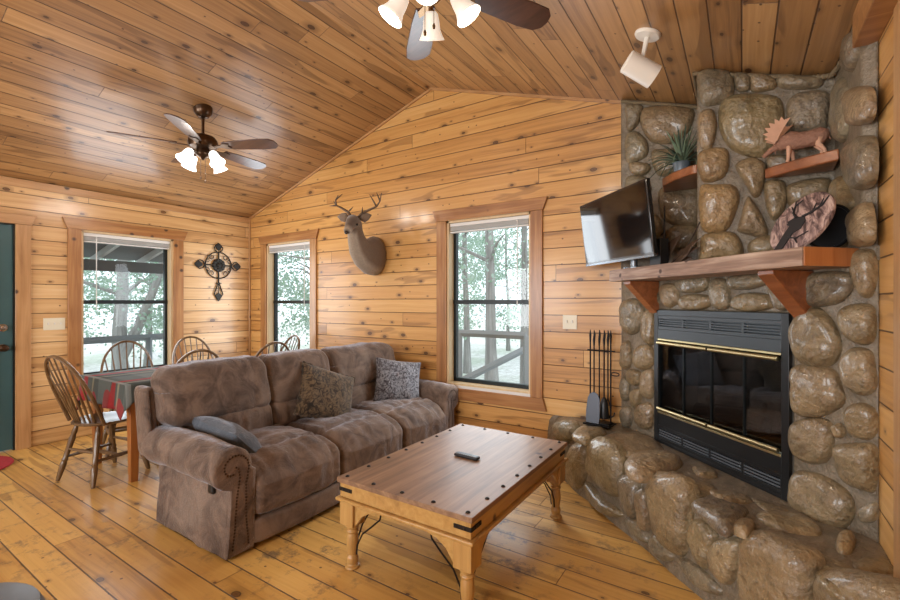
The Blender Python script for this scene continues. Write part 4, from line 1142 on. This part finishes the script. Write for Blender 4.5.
# ---------------------------------------------------------------- television on the mantel
tl = V((-.985, 3.385, 0)); tr = V((-.427, 2.827, 0)); tw = (tr-tl).length
TV = empty('television', (-.70, 3.06, 1.556), 0, 'black flat-screen television angled at the left end of the mantel', 'television')
MTV = Matrix(((e1.x, -nD.x, 0, tl.x), (e1.y, -nD.y, 0, tl.y), (0, 0, 1, 1.612), (0, 0, 0, 1))) @ Matrix.Rotation(math.radians(7), 4, 'X')
th_ = .452
def tm():
    b = MB(); b.M = MTV; return b
b = tm(); b.box((0, 0, 0), (tw, .028, th_)); b.box((.12, .028, .05), (tw-.12, .065, th_-.1)); b.build('housing', 'tv_plastic', TV, bevel=.004)
b = tm(); b.box((.014, -.0015, .022), (tw-.014, .002, th_-.014)); b.build('screen', 'tv_screen', TV)
b = tm(); b.box((0, -.003, -.006), (tw, .02, .012)); b.build('lower_bezel', 'tv_silver', TV, bevel=.002)
b = MB(); b.M = Matrix.Translation((0, 0, 0)); pc = (tl+tr)/2 - nD*.055 + e1*.12
b.cyl((pc.x, pc.y, 1.57), (pc.x, pc.y, 1.64), .022, n=14); b.lathe([(.085, 0), (.085, .006), (.05, .012), (.02, .018), (0, .018)], (pc.x-nD.x*.02, pc.y-nD.y*.02, 1.556), n=24); b.build('stand', 'tv_silver', TV)

RT = empty('router', (-.42, 2.92, 1.556), 0, 'black upright wireless router with one thin antenna beside the television', 'router')
q0 = on(659, 250, (1, 1, 0), 2.56)
b = MB(); b.M = Matrix(((e1.x, -nD.x, 0, q0.x), (e1.y, -nD.y, 0, q0.y), (0, 0, 1, 1.556), (0, 0, 0, 1)))
b.box((-.05, -.03, 0), (.05, .03, .17)); b.build('body', 'router_black', RT, bevel=.005)
b = MB(); b.M = Matrix(((e1.x, -nD.x, 0, q0.x), (e1.y, -nD.y, 0, q0.y), (0, 0, 1, 1.556), (0, 0, 0, 1))); b.tube([(.02, .02, .15), (.022, .02, .25), (.024, .02, .37)], [.006, .005, .004], 8); b.build('antenna', 'router_black', RT)

# dried leaves on the mantel
LB = empty('dried_leaf_spray', (-.30, 3.02, 1.556), 0, 'spray of dried brown leaves on a dark twig, on the mantel behind the television', 'dried leaves')
def leaf(mb, base, tip, width, curl, up=V((-.7, -.7, .2))):
    d = tip-base; side = d.cross(up).normalized(); nrm = side.cross(d).normalized(); vs = []; n = 8
    for i in range(n+1):
        t_ = i/n; w_ = width*math.sin(PI*min(1, t_*1.02)**.8)*.5; c = base+d*t_+nrm*curl*math.sin(PI*t_)
        vs += [c-side*w_+nrm*w_*.4, c, c+side*w_+nrm*w_*.4]
    mb.add(vs, [(3*i+k, 3*i+k+1, 3*i+4+k, 3*i+3+k) for i in range(n) for k in (0, 1)])
yl = (1, 1, 0)
for (a, c, w_) in (((668, 262), (682, 234), .085), ((676, 263), (699, 247), .07), ((672, 264), (694, 258), .06), ((684, 262), (700, 238), .05)):
    b = MB(); leaf(b, on(*a, yl, 2.66), on(*c, yl, 2.68), w_, .02); l_ = b.build('leaf', 'leaf_brown', LB, sharp=180); m_ = l_.modifiers.new('t', 'SOLIDIFY'); m_.thickness = .002
b = MB(); b.tube([on(670, 264, yl, 2.64), on(682, 254, yl, 2.64), on(691, 240, yl, 2.64), on(700, 222, yl, 2.66)], .0035, 6); b.build('twig', 'twig', LB)

# bark plaque with stag silhouette
pc = on(785, 224, (1, 1, 0), 2.50); R_ = .140
PQ = empty('round_plaque', (pc.x, pc.y, 1.556), 0, 'round bark-grained wooden plaque with a dark stag silhouette leaning on the mantel', 'plaque')
PM = Matrix.Translation((pc.x, pc.y, 1.556)) @ Matrix(((e1.x, -nD.x, 0, 0), (e1.y, -nD.y, 0, 0), (0, 0, 1, 0), (0, 0, 0, 1))) @ Matrix.Rotation(math.radians(-7), 4, 'Z') @ Matrix.Rotation(math.radians(-27), 4, 'X')
b = MB(); b.M = PM; b.lathe([(0, -.0), (R_-.006, .0), (R_, .004), (R_, .016), (R_-.004, .02), (0, .02)], (0, 0, R_), (0, 1, 0), 40); b.build('disc', 'plaque_bark', PQ)
b = MB(); b.M = PM
def flat(pts): b.prism([(x, -.004, R_+z) for x, z in pts], (0, .0055, 0))
flat([(-.045, -.045), (.0, -.055), (.028, -.04), (.035, -.005), (.02, .02), (-.008, .022), (-.03, .006), (-.05, .004), (-.056, -.008), (-.036, -.018)])
flat([(-.06, .006), (-.03, .022), (-.012, .024), (-.016, .004)])
flat([(-.060, -.135), (-.02, -.135), (.0, -.05), (-.045, -.045), (-.052, -.09)])
def br(pts, r): 
    b.tube([(x, -.003, R_+z) for x, z in pts], r, 5)
br([(-.02, .02), (-.05, .05), (-.055, .085), (-.03, .11)], [.006, .005, .004, .002]); br([(-.052, .06), (-.075, .085)], [.004, .002]); br([(-.054, .08), (-.065, .11)], [.004, .002])
br([(.01, .02), (.05, .035), (.085, .06), (.095, .10)], [.006, .005, .004, .002]); br([(.05, .036), (.05, .075)], [.004, .002]); br([(.075, .05), (.075, .09)], [.004, .002])
br([(-.02, -.075), (.03, -.085), (.075, -.06)], [.004, .003, .002]); br([(.02, -.084), (.045, -.11)], [.003, .002])
b.build('stag_silhouette', 'deer_black', PQ)
pd = on(827, 236, (1, 1, 0), 2.74)
b = MB(); b.M = Matrix.Translation((pd.x, pd.y, 1.556)) @ Matrix(((e1.x, -nD.x, 0, 0), (e1.y, -nD.y, 0, 0), (0, 0, 1, 0), (0, 0, 0, 1))) @ Matrix.Rotation(math.radians(-6), 4, 'X')
b.lathe([(0, 0), (.088, .0), (.092, .004), (.092, .012), (.08, .016), (0, .014)], (0, 0, .094), (0, 1, 0), 32)
b.tube([(.092*math.cos(a), -.003, .098+.092*math.sin(a)) for a in [2*PI*k/32 for k in range(33)]], .006, 6)
b.build('dark_plate', 'router_black', None, cat='plate', label='dark round plate standing behind the bark plaque at the right of the mantel')

# potted plant on the small shelf
PP = empty('potted_plant', (-.33, 3.27, 2.16), 0, 'spiky grey-green plant in a blue-grey pot on the small shelf beside the chimney', 'plant')
b = MB(); b.lathe([(.036, 0), (.044, .03), (.052, .085), (.055, .09), (.05, .092), (.045, .08), (0, .078)], (-.33, 3.27, 2.16), n=20); b.build('pot', 'pot', PP)
b = MB(); b2 = MB(); rp = random.Random(11)
for k in range(84):
    a = rp.uniform(0, 2*PI); L_ = rp.uniform(.19, .32); el = rp.uniform(.25, 1.35); base = V((-.33, 3.27, 2.24))
    n = 7; vs = []; d = V((math.cos(a), math.sin(a), 0)); sd = V((-math.sin(a), math.cos(a), 0)); w0 = rp.uniform(.006, .010)
    for i in range(n+1):
        t_ = i/n; r_ = L_*math.cos(el)*t_*1.0+.01; z = L_*math.sin(el)*t_*1.3-L_*.95*t_*t_*(1.1-el*.6)
        c = base+d*r_+V((0, 0, z)); c.y = min(c.y, 3.44); c.x = min(c.x, -.235) if c.y > 2.93 else c.x
        ww_ = w0*(1-t_)**.6; vs += [c-sd*ww_+V((0, 0, ww_*.5)), c, c+sd*ww_+V((0, 0, ww_*.5))]
    (b if k % 3 else b2).add(vs, [(3*i+j, 3*i+j+1, 3*i+4+j, 3*i+3+j) for i in range(n) for j in (0, 1)])
b.build('leaves', 'plant_green', PP, sharp=180); b2.build('leaves', 'plant_dark', PP, sharp=180, label='darker inner leaves')

# moose carving
MO = empty('moose_carving', (.24, 2.85, 2.05), 0, 'carved reddish wooden moose with pale antlers on the live-edged shelf', 'carving')
sc = .245
MOM = Matrix.Translation((.232, 2.835, 2.05)) @ Matrix.Rotation(math.radians(-8), 4, 'Z') @ Matrix.Scale(sc, 4) @ Matrix.Translation((0, 0, -.12))
b = MB(); b.M = MOM      # faces -x ; unit = body length
b.tube([(.50, 0, .50), (.46, 0, .52), (.36, 0, .54), (.2, 0, .53), (.02, 0, .53), (-.1, 0, .56), (-.2, 0, .54), (-.27, 0, .50), (-.33, 0, .47)], [.04, (.14, .10), (.19, .13), (.165, .13), (.175, .14), (.20, .14), (.165, .12), (.12, .09), (.085, .065)], 12)
b.tube([(-.27, 0, .50), (-.36, 0, .47), (-.44, 0, .43), (-.53, 0, .35), (-.57, 0, .31)], [(.07, .05), (.075, .055), (.06, .045), (.05, .04), (.042, .036)], 10)
b.tube([(-.36, 0, .42), (-.36, 0, .33)], [.02, .008], 6)
for s in (-1, 1): b.tube([(-.36, s*.04, .53), (-.33, s*.11, .58)], [.02, .008], 6)
b.tube([(.50, 0, .52), (.53, 0, .44)], [.02, .01], 6)
b.build('body', 'moose_wood', MO, sharp=180)
for (x, s, kx) in ((-.13, -1, -.01), (-.09, 1, .03), (.36, -1, .10), (.33, 1, .05)):
    b = MB(); b.M = MOM; y = s*.055
    if x < 0: b.tube([(x, y, .50), (x, y, .34), (x+kx*.5, y, .25), (x+kx, y, .15), (x+kx-.02, y, .12)], [.05, .042, .034, .032, .04], 8)
    else: b.tube([(x, y, .50), (x-.02, y, .38), (x+.07, y, .26), (x+kx, y, .15), (x+kx-.02, y, .12)], [.075, .055, .034, .032, .04], 8)
    b.build('leg', 'moose_pale', MO, sharp=180)
for s in (-1, 1):
    b = MB(); b.M = MOM @ Matrix.Translation((-.36, s*.05, .54)) @ Matrix.Rotation(math.radians(s*-28), 4, 'X')
    pts = [(x*1.25, z*1.25) for x, z in ((0, 0), (-.05, .05), (-.14, .11), (-.09, .14), (-.16, .20), (-.08, .21), (-.13, .29), (-.05, .28), (-.07, .36), (.01, .33), (.01, .41), (.07, .36), (.10, .42), (.14, .36), (.22, .38), (.14, .26), (.06, .12), (.02, .02))]
    b.prism([(x, -.012, z) for x, z in pts], (0, .024, 0)); b.build('antler', 'moose_pale', MO, bevel=.0)

# ---------------------------------------------------------------- deer mount
yD = (0, 1, 0)
def dp(u, v, y): return on(u, v, yD, y)
DE = empty('deer_head_mount', dp(375, 262, D-.01), 0, 'mounted white-tailed deer head with antlers on the pine wall', 'mounted deer head')
b = MB()
brown = srgb(112, 90, 70); pale = srgb(178, 162, 142); darkb = srgb(92, 72, 54)
path = [dp(375, 256, D-.005), dp(373.5, 256, 3.45), dp(369, 256, 3.36), dp(363.5, 253, 3.27), dp(359, 247, 3.20), dp(356.5, 239, 3.15), dp(355, 231, 3.11), dp(354.5, 224.5, 3.07), dp(353, 221.5, 3.02), dp(351, 223.5, 2.975), dp(349, 227.5, 2.93), dp(347.3, 231, 2.895), dp(346.4, 232.6, 2.875)]
rad = [(.205, .135), (.205, .135), (.19, .13), (.155, .115), (.120, .098), (.093, .082), (.076, .072), (.072, .072), (.063, .068), (.049, .052), (.038, .040), (.032, .036), (.014, .018)]
cols = [brown]*7+[brown, brown, darkb, darkb, pale, (.02, .018, .016)]
b.tube(path, rad, 18)
b.tint = []
for i in range(len(path)):
    for k in range(18):
        a = 2*PI*k/18; under = math.cos(a) < -.55     # first axis is the upward one
        c = cols[i]
        if under and i < 7: c = tuple(.25*p_+.75*q_ for p_, q_ in zip(c, pale))
        b.tint.append(c)
def put(mb, f, c):
    k = len(mb.v); f(); mb.tint = mb.tint[:k]+[c]*(len(mb.v)-k)
hd = path[7]
left = (dp(340, 217, 3.06)-hd); right = (dp(371, 216, 3.10)-hd)
body_deer = b.build('body', 'deer_hide', DE, tint=True, sharp=180)
for (bs, tp) in ((dp(348.5, 218, 3.05), dp(337.5, 216.5, 3.07)), (dp(360.5, 219, 3.10), dp(371.5, 215, 3.12))):
    b = MB(); b.cur = brown; b.tube([bs, bs.lerp(tp, .3), bs.lerp(tp, .65), tp], [(.018, .018), (.046, .014), (.038, .012), (.004, .003)], 10); b.build('ear', 'deer_hide', DE, tint=True, sharp=180)
for e in (dp(357.2, 224.5, 3.0), dp(349.5, 224.0, 2.985)):
    b = MB(); b.ball(e, .011, 10, 8); b.build('eye', 'deer_nose', DE)
b = MB(); b.ball(dp(346.2, 232.6, 2.858), (.021, .012, .015), 10, 8); b.build('nose', 'deer_nose', DE)
def antler(pts, tines):
    b = MB(); n = len(pts); b.tube(pts, [.015-.011*i/(n-1) for i in range(n)], 8)
    for (a, c) in tines: b.tube([a, a.lerp(c, .5), c], [.009, .007, .002], 6)
    b.build('antler', 'antler_mat', DE, sharp=180)
L1 = [dp(351.5, 217.5, 3.05), dp(348, 212, 3.03), dp(341.5, 208, 3.0), dp(336.5, 205.5, 2.97), dp(335.5, 200, 2.92), dp(338, 195.5, 2.88)]
antler(L1, [(L1[3], dp(329.5, 206, 2.95)), (L1[4], dp(342.5, 194, 2.93)), (L1[1], dp(353, 207, 2.98)), (L1[3], dp(333.5, 201, 2.95))])
L2 = [dp(358, 217.5, 3.08), dp(362, 213.5, 3.10), dp(370, 209.5, 3.10), dp(376.5, 206.5, 3.06), dp(380, 201, 3.0), dp(381.5, 193, 2.96)]
antler(L2, [(L2[1], dp(362.5, 207, 3.02)), (L2[3], dp(369.5, 194.5, 3.02)), (L2[4], dp(376.5, 192.5, 3.0)), (L2[3], dp(373, 200, 3.03))])

# ---------------------------------------------------------------- iron cross
CR = empty('wall_cross', (WX, 3.09, 1.36), 0, 'scrolled dark iron cross hanging on the wall between the two left windows', 'wall cross')
cy_, cz_ = 3.09, 1.80
def c2(pts): return [(WX+.016, cy_+a, cz_+c) for a, c in pts]
b = MB(); b.tube(c2([(.165*math.cos(t_), .165*math.sin(t_)) for t_ in [2*PI*k/36 for k in range(37)]]), .007, 8); b.build('ring', 'cross_iron', CR)
b = MB(); b.lathe([(0, .012), (.03, .012), (.05, .006), (.085, 0), (.082, -.006), (0, -.01)], (WX+.016, cy_, cz_), (1, 0, 0), 12)
for k in range(10):
    a = 2*PI*k/10; b.ball((WX+.024, cy_+.06*math.cos(a), cz_+.06*math.sin(a)), (.012, .026, .026), 8, 6)
b.ball((WX+.032, cy_, cz_), (.014, .03, .03), 10, 6); b.build('rosette', 'cross_iron', CR)
def fleur(ang, r0, r1, w_=.055):
    b = MB(); ca, sa = math.cos(ang), math.sin(ang)
    def T(s, q): return (ca*s-sa*q, sa*s+ca*q)
    b.tube(c2([T(.07, 0), T(r0, 0)]), .009, 8)
    L_ = r1-r0
    for sg in (-1, 1): b.tube(c2([T(r0-.01, 0), T(r0+L_*.2, sg*w_*.8), T(r0+L_*.5, sg*w_), T(r0+L_*.8, sg*w_*.55), T(r1, 0)]), .007, 6)
    b.prism([(WX+.010, *(V(c2([T(s, q)])[0]).yz)) for s, q in ((r0+L_*.15, 0), (r0+L_*.45, w_*.55), (r0+L_*.62, w_*.75), (r0+L_*.7, w_*.45), (r1-.005, 0), (r0+L_*.7, -w_*.45), (r0+L_*.62, -w_*.75), (r0+L_*.45, -w_*.55))], (.012, 0, 0))
    b.build('fleur', 'cross_iron', CR)
fleur(PI/2, .165, .275); fleur(0, .175, .29); fleur(PI, .175, .29)
b = MB(); b.tube(c2([(0, -.07), (0, -.24)]), .009, 8)
for sg in (-1, 1): b.tube(c2([(0, -.20), (sg*.02, -.26), (sg*.055, -.36), (sg*.03, -.40), (0, -.445)]), .007, 6)
b.tube(c2([(0, -.22), (0, -.42)]), .005, 6); b.prism([(WX+.010, cy_+q, cz_+s) for q, s in ((0, -.34), (.02, -.36), (.042, -.375), (.02, -.41), (0, -.45), (-.02, -.41), (-.042, -.375), (-.02, -.36))], (.012, 0, 0)); b.tube(c2([(-.035, -.225), (.035, -.225)]), .006, 6)
b.build('tail', 'cross_iron', CR)
for qx in (-1, 1):
    for qz in (-1, 1):
        b = MB(); pts = []
        for k in range(16):
            a = k/15*4.6; r_ = .034*(1-k/22); pts.append((qx*(.095+r_*math.cos(a+2.2)), qz*(.095+r_*math.sin(a+2.2))))
        b.tube(c2(pts), .0055, 6); pts = [(qx*a, qz*c) for a, c in ((.16, .03), (.13, .035), (.115, .055), (.13, .075), (.148, .065))]; b.tube(c2(pts), .005, 6); b.build('scroll', 'cross_iron', CR)

# ---------------------------------------------------------------- switches
def plate(c, ax, n, label, kind):
    t = empty(kind, c, 0, label, 'light switch')
    w_ = .035+.023*(n-1)*1.0; b = MB()
    def bx(a0, a1, z0, z1, d0, d1):
        if ax == 0: b.box((c[0]+a0, c[1]-d1, c[2]+z0), (c[0]+a1, c[1]-d0, c[2]+z1))
        else: b.box((c[0]+d0, c[1]+a0, c[2]+z0), (c[0]+d1, c[1]+a1, c[2]+z1))
    bx(-w_, w_, -.057, .057, 0, .006); b.build('plate', 'ivory_plastic', t, bevel=.002)
    for k in range(n):
        q = (k-(n-1)/2)*.046; b = MB(); bx(q-.005, q+.005, -.006, .014, .006, .016); b.build('toggle', 'white_plastic', t, bevel=.001)
plate((-1.156, D, 1.179), 0, 2, 'ivory double light switch plate right of the large window', 'light_switch')
plate((WX, 1.497, 1.13), 1, 3, 'ivory triple light switch plate between the door and the left window', 'light_switch')

# ---------------------------------------------------------------- ceiling spotlight
sp0 = V((-.411, 2.52, zc(-.411)))
SP = empty('ceiling_spotlight', sp0, 0, 'white cylindrical spotlight on a round ceiling mount', 'spotlight')
cn = V((SL, 0, 1)).normalized()
b = MB(); b.lathe([(.066, 0), (.066, .008), (.06, .016), (.02, .02), (0, .02)], sp0, -cn, 28); b.build('mount', 'white_plastic', SP)
c0 = on(640, 69, (0, 1, 0), 2.46)
b = MB(); b.tube([sp0-cn*.015, sp0.lerp(c0, .55), c0], [(.014, .010), (.011, .008), .011], 8); b.build('arm', 'white_plastic', SP)
ax_ = (V((rx, ry, 0))*.80+V((0, 0, -.46))).normalized()
b = MB(); b.lathe([(0, -.083), (.050, -.083), (.056, -.077), (.058, .07), (.058, .085), (.052, .085), (.050, .06), (0, .055)], c0, ax_, 32); b.build('lamp_head', 'white_plastic', SP)

# ---------------------------------------------------------------- ceiling fans
def fan(c, zh, a0, label, metal, shade, rb=.66, sh_a=30, nsh=4, drop=.07, chain=(.16, .19), pitch=12):
    t = empty('ceiling_fan', (c[0], c[1], zc(c[0])), 0, label, 'ceiling fan')
    x, y = c; zt = zc(x)
    b = MB(); b.lathe([(.075, .03), (.075, -.0), (.07, -.03), (.045, -.06), (.02, -.075), (0, -.075)], (x, y, zt-.005), n=24); b.build('canopy', metal, t)
    b = MB(); b.cyl((x, y, zt-.06), (x, y, zh+.07), .012, n=12); b.build('downrod', metal, t)
    b = MB(); b.lathe([(0, .085), (.03, .085), (.05, .075), (.095, .06), (.115, .03), (.118, 0), (.105, -.03), (.07, -.045), (0, -.047)], (x, y, zh), n=28); b.build('motor_housing', metal, t)
    for k in range(5):
        a = math.radians(a0+72*k); M = Matrix.Translation((x, y, zh-.02)) @ Matrix.Rotation(a, 4, 'Z')
        Mb = M @ Matrix.Rotation(math.radians(pitch), 4, 'X')
        b = MB(); b.M = Mb
        out = [(.19, -.048), (.30, -.062), (.52, -.075), (.62, -.070), (.655, -.04), (.665, 0), (.655, .04), (.62, .070), (.52, .075), (.30, .062), (.19, .048)]
        b.prism([(px_*rb/.66, py_, -.003) for px_, py_ in out], (0, 0, .007)); bl = b.build('blade', 'blade_wood', t, bevel=.002)
        b = MB(); b.M = Mb; b.prism([(.09, -.014, -.012), (.16, -.016, -.010), (.20, -.040, -.010), (.25, -.028, -.010), (.23, 0, -.010), (.25, .028, -.010), (.20, .040, -.010), (.16, .016, -.010), (.09, .014, -.012)], (0, 0, .006)); b.build('blade_bracket', metal, bl, bevel=.001)
    b = MB(); b.lathe([(.05, -.045), (.055, -.06), (.06, -.085), (.045, -.105), (.018, -.12), (.008, -.135), (0, -.137)], (x, y, zh), n=20)
    for k in range(nsh):
        a = math.radians(sh_a+360/nsh*k); d = V((math.cos(a), math.sin(a), 0))
        b.tube([V((x, y, zh-.085))+d*.04, V((x, y, zh-.075))+d*.085, V((x, y, zh-.09))+d*.115], [.009, .009, .014], 8)
    b.build('light_fitter', metal, t)
    for k in range(nsh):
        a = math.radians(sh_a+360/nsh*k); d = V((math.cos(a), math.sin(a), 0)); s0 = V((x, y, zh-.085))+d*.112; ax_ = (d*.55+V((0, 0, -.84))).normalized()
        b = MB(); b.lathe([(.022, 0), (.032, .012), (.038, .04), (.042, .075), (.052, .10), (.062, .118), (.060, .119), (.050, .10), (.040, .075), (.036, .04), (.028, .012)], s0, ax_, 22); s_ = b.build('lamp_shade', shade, t, sharp=180)
        ld = bpy.data.lights.new('bulb', 'POINT'); ld.energy = fan.power; ld.shadow_soft_size = .035; ld.color = fan.color
        lo = bpy.data.objects.new('fan_bulb', ld); COL.objects.link(lo); lo.location = s0+ax_*.115
    for (dx, L_) in ((-.02, chain[0]), (.02, chain[1])):
        b = MB(); zb = zh-.12-L_; b.cyl((x+dx*rx, y+dx*ry, zh-.11), (x+dx*rx, y+dx*ry, zb), .0018, n=5); b.lathe([(0, 0), (.006, .004), (.007, .018), (.003, .028), (0, .03)], (x+dx*rx, y+dx*ry, zb-.02), n=8); b.build('pull_chain', metal, t)
    return t
fan.power = 9; fan.color = (1, .93, .84)
fan((-3.858, 2.036), 2.69, 27, 'dark five-blade ceiling fan with lit frosted shades over the dining table', 'bronze', 'shade_glass', sh_a=10, nsh=4, pitch=-13)
fan.power = 6; fan.color = (1, .86, .7)
fan((-1.17, 1.62), 2.80, 60, 'bronze ceiling fan nearest the viewer, over the coffee table, cut by the top edge', 'antique_brass', 'shade_glass_dim', sh_a=-58, nsh=4, chain=(.13, .10), pitch=-13)

# ---------------------------------------------------------------- fireplace tools
tc_ = V((-.885, 3.375, HZ+.012))
TS = empty('fireplace_tool_stand', tc_, math.radians(-8), 'black iron stand for fireplace tools on the left end of the hearth', 'fireplace tool stand')
b = MB(); b.box((-.10, -.065, 0), (.10, .065, .012)); b.box((-.085, -.05, .012), (.085, .05, .022)); b.build('base', 'black_metal', TS, world=False, bevel=.003)
for x in (-.078, .078):
    b = MB(); b.tube([(x, .02, .02), (x, .02, .60), (x, .02, .66), (x, .02, .70)], [.006, .006, .009, .002], 8); b.build('post', 'black_metal', TS, world=False)
b = MB(); b.tube([(-.10, .02, .545), (.11, .02, .545)], .006, 8); b.tube([(-.078, .02, .06), (-.10, .02, .075), (-.105, .02, .10)], .005, 6); b.tube([(.078, .02, .06), (.10, .02, .075), (.105, .02, .10)], .005, 6); b.build('crossbar', 'black_metal', TS, world=False)
b = MB(); b.tube([(.11+.03*math.cos(a)-.0, .02, .38+.012*math.sin(a)) for a in [2*PI*k/16 for k in range(17)]], .004, 6); b.build('loop', 'black_metal', TS, world=False)
def tool(kind, x, y, label):
    t = empty(kind, tc_+V((x, y, .02)), math.radians(-8), label, kind.replace('fireplace_', 'fireplace ').replace('_', ' '))
    b = MB(); b.tube([(0, 0, .16), (0, 0, .62)], .0055, 8); b.tube([(0, 0, .56), (.0, 0, .61), (.004, 0, .65), (0, 0, .68)], [.006, .010, .008, .003], 8); b.build('shaft', 'black_metal', t, world=False)
    return t
t = tool('fireplace_shovel', -.03, -.03, 'black fireplace shovel with a broad blade hanging at the front of the stand')
b = MB(); pts = [(-.03, .21), (-.046, .175), (-.052, .08), (-.05, .0), (.05, .0), (.052, .08), (.046, .175), (.03, .21), (.0, .225)]
b.prism([(x, -.004-.03*(1-z/.225), z) for x, z in pts], (0, .004, 0)); b.build('blade', 'shovel_steel', t, world=False, bevel=.001)
t = tool('fireplace_brush', .035, .0, 'black fireplace brush hanging right of the shovel')
b = MB(); b.lathe([(0, .0), (.032, .0), (.036, .02), (.026, .12), (.012, .15), (0, .16)], (0, 0, .03), n=14); b.build('bristles', 'router_black', t, world=False)
t = tool('fireplace_poker', -.005, .02, 'thin black fireplace poker at the middle of the stand')
b = MB(); b.tube([(0, 0, .16), (0, 0, .03), (.0, 0, .01)], [.0055, .005, .002], 8); b.tube([(0, 0, .08), (.022, 0, .06), (.03, 0, .085)], [.005, .004, .002], 6); b.build('hook', 'black_metal', t, world=False)
t = tool('fireplace_tongs', .055, .03, 'black fireplace tongs beside the right post of the stand')
b = MB()
for s in (-1, 1): b.tube([(0, 0, .18), (s*.016, 0, .12), (s*.02, 0, .06), (s*.006, 0, .02)], .0045, 6)
b.build('jaws', 'black_metal', t, world=False)

# ---------------------------------------------------------------- rug and ottoman at the picture's edge
b = MB(); b.lathe([(0, 0), (.33, 0), (.34, .004), (.335, .012), (0, .014)], (-5.20, .80, .001), n=48)
b.build('round_mat', 'red_rug', None, cat='mat', label='red round mat on the floor in front of the green door')
OT = empty('ottoman', (-1.98, .26, 0), 0, 'dark grey rounded ottoman, only its top showing at the bottom left corner', 'ottoman')
b = MB(); b.lathe([(0, .02), (.24, .02), (.25, .04), (.255, .28), (.252, .34), (.235, .375), (.19, .392), (.1, .398), (0, .40)], (-1.98, .26, 0), n=40); b.build('cushion', 'grey_leather', OT)
b = MB(); b.lathe([(.252, .0), (.262, .008), (.252, .016)], (-1.98, .26, .30), n=40); b.build('piping', 'grey_leather', OT)
for a in (45, 135, 225, 315):
    b = MB(); b.cyl((-1.98+.18*math.cos(math.radians(a)), .26+.18*math.sin(math.radians(a)), 0), (-1.98+.18*math.cos(math.radians(a)), .26+.18*math.sin(math.radians(a)), .03), .02); b.build('foot', 'black_metal', OT)

# ---------------------------------------------------------------- light
w = bpy.data.worlds.new('sky'); S.world = w; w.use_nodes = True; nt = w.node_tree
bg = nt.nodes['Background']; bg.inputs[0].default_value = (.86, .93, 1, 1); bg.inputs[1].default_value = 2.0
sun = bpy.data.lights.new('sun', 'SUN'); sun.energy = 1.0; sun.angle = math.radians(12); so = bpy.data.objects.new('sun', sun); COL.objects.link(so); so.rotation_euler = (math.radians(-28), math.radians(-24), 0)
def area(name, loc, rot_, sx, sy, e, c):
    l = bpy.data.lights.new(name, 'AREA'); l.shape = 'RECTANGLE'; l.size = sx; l.size_y = sy; l.energy = e; l.color = c
    o = bpy.data.objects.new(name, l); COL.objects.link(o); o.location = loc; o.rotation_euler = rot_; return o
cool = (.86, .93, 1)
# area lamps at the three seen windows, then added fill from behind
area('daylight_fill', (WX+.01, (WL[0]+WL[1])/2, 1.32), (0, math.radians(-90), 0), 1.4, .8, 22, cool)
area('daylight_fill', ((W1[0]+W1[1])/2, D-.01, 1.33), (math.radians(-90), 0, 0), .8, 1.4, 18, cool)
area('daylight_fill', ((W2[0]+W2[1])/2, D-.01, 1.33), (math.radians(-90), 0, 0), .8, 1.4, 22, cool)
for w_ in FILL_WIN: area('daylight_fill', ((w_[0]+w_[1])/2, YB+.02, 1.45), (math.radians(90), 0, 0), 1.7, 1.4, 95, (.96, .98, 1))  # added fill lamps at the two made-up windows behind the camera

# ---------------------------------------------------------------- camera
cam = bpy.data.cameras.new('camera'); co = bpy.data.objects.new('camera', cam); COL.objects.link(co)
cam.sensor_width = 36; cam.sensor_fit = 'HORIZONTAL'; cam.lens = 36*F/900; cam.shift_y = (CY-300)/900; cam.clip_start = .05
co.location = (0, 0, H); co.rotation_euler = (PI/2, 0, YAW); S.camera = co
S.view_settings.view_transform = 'Standard'; S.view_settings.look = 'None'; S.view_settings.exposure = 0.03; S.view_settings.gamma = 1
S.cycles.use_denoising = True
S.cycles.max_bounces = 8; S.cycles.transparent_max_bounces = 16; S.cycles.sample_clamp_indirect = 6
try: S.view_settings.use_curve_mapping = False
except Exception: pass
